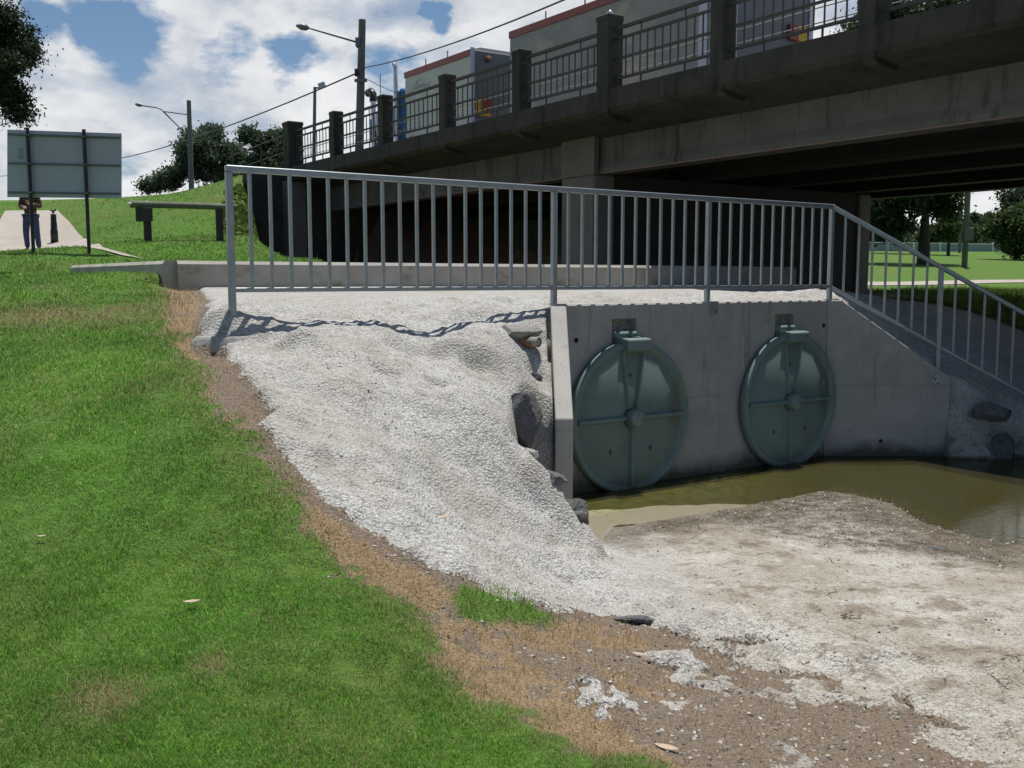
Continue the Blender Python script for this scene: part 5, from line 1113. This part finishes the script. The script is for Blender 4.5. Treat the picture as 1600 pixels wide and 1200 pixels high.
n1 = noise(nt, cv.outputs[0], 4.2, 9, .55); n2 = noise(nt, cv.outputs[0], 10., 9, .58)
cov = math_(nt, 'ADD', math_(nt, 'MULTIPLY', n1, .75), math_(nt, 'MULTIPLY', n2, .45))
wob = math_(nt, 'MULTIPLY', math_(nt, 'SUBTRACT', n2, .5), .10)
holes = None      # gaps of blue, each at its own bearing in the sky
for px, py, r_, s_ in ((190, 30, 50, .45), (150, 55, 30, .35), (60, 45, 26, .30), (205, 70, 22, .25), (365, 80, 30, .30), (455, 90, 36, .45), (480, 105, 26, .3), (600, 100, 40, .28), (630, 90, 24, .25), (692, 45, 14, .35), (205, 270, 24, .22), (440, 120, 16, .2)):
    d = ray(px, py); d = d / np.linalg.norm(d)
    vm = N(nt, 'VectorMath', operation='DISTANCE'); vm.inputs[1].default_value = tuple(d); nt.links.new(tc.outputs['Generated'], vm.inputs[0])
    g = math_(nt, 'MULTIPLY', math_(nt, 'SUBTRACT', 1., math_(nt, 'DIVIDE', math_(nt, 'ADD', vm.outputs['Value'], wob), r_ / FPX * 1.3), clamp=True), s_)
    holes = g if holes is None else math_(nt, 'MAXIMUM', holes, g)
cov = math_(nt, 'SUBTRACT', cov, holes)
cov = math_(nt, 'SUBTRACT', cov, math_(nt, 'MULTIPLY', math_(nt, 'SUBTRACT', sx.outputs[2], .34, clamp=True), .9))
cov = math_(nt, 'SUBTRACT', cov, math_(nt, 'MULTIPLY', math_(nt, 'SUBTRACT', -.05, sx.outputs[1], clamp=True), .5))
mask = ramp(nt, cov, [(.36, 0.), (.58, 1.)])
shade = ramp(nt, math_(nt, 'ADD', math_(nt, 'MULTIPLY', n2, .7), math_(nt, 'MULTIPLY', n1, .45)), [(.42, (4.2, 4.6, 5.3)), (.57, (6.0, 6.3, 6.8)), (.68, (8.3, 8.5, 8.8))])
# ramp colours are limited to display values, so scale them with a multiply
shade = ramp(nt, math_(nt, 'ADD', math_(nt, 'MULTIPLY', n2, .7), math_(nt, 'MULTIPLY', n1, .45)), [(.42, (.60, .635, .69)), (.55, (.76, .78, .82)), (.68, (.95, .96, .97))])
sv = N(nt, 'VectorMath', operation='SCALE'); sv.inputs['Scale'].default_value = 15.5; nt.links.new(shade, sv.inputs[0])
skym = N(nt, 'VectorMath', operation='MULTIPLY'); skym.inputs[1].default_value = (1.2, 1.35, 1.45); nt.links.new(sky.outputs[0], skym.inputs[0])
c = mix(nt, mask, skym.outputs[0], sv.outputs[0])
nt.links.new(c, bg.inputs[0]); nt.links.new(bg.outputs[0], out.inputs[0])
sl_ = bpy.data.lights.new('sun', 'SUN'); sl_.energy = 5.0; sl_.angle = math.radians(.53); sl_.color = (1, .96, .9)
so = bpy.data.objects.new('sun', sl_); col.objects.link(so); so.rotation_euler = SUN.to_track_quat('Z', 'Y').to_euler(); so.location = (0, 0, 30)
vs_ = sc.view_settings; vs_.view_transform = 'Standard'; vs_.look = 'None'; vs_.exposure = .12; vs_.gamma = 1
sc.render.engine = 'CYCLES'; sc.cycles.max_bounces = 8; sc.cycles.transparent_max_bounces = 12
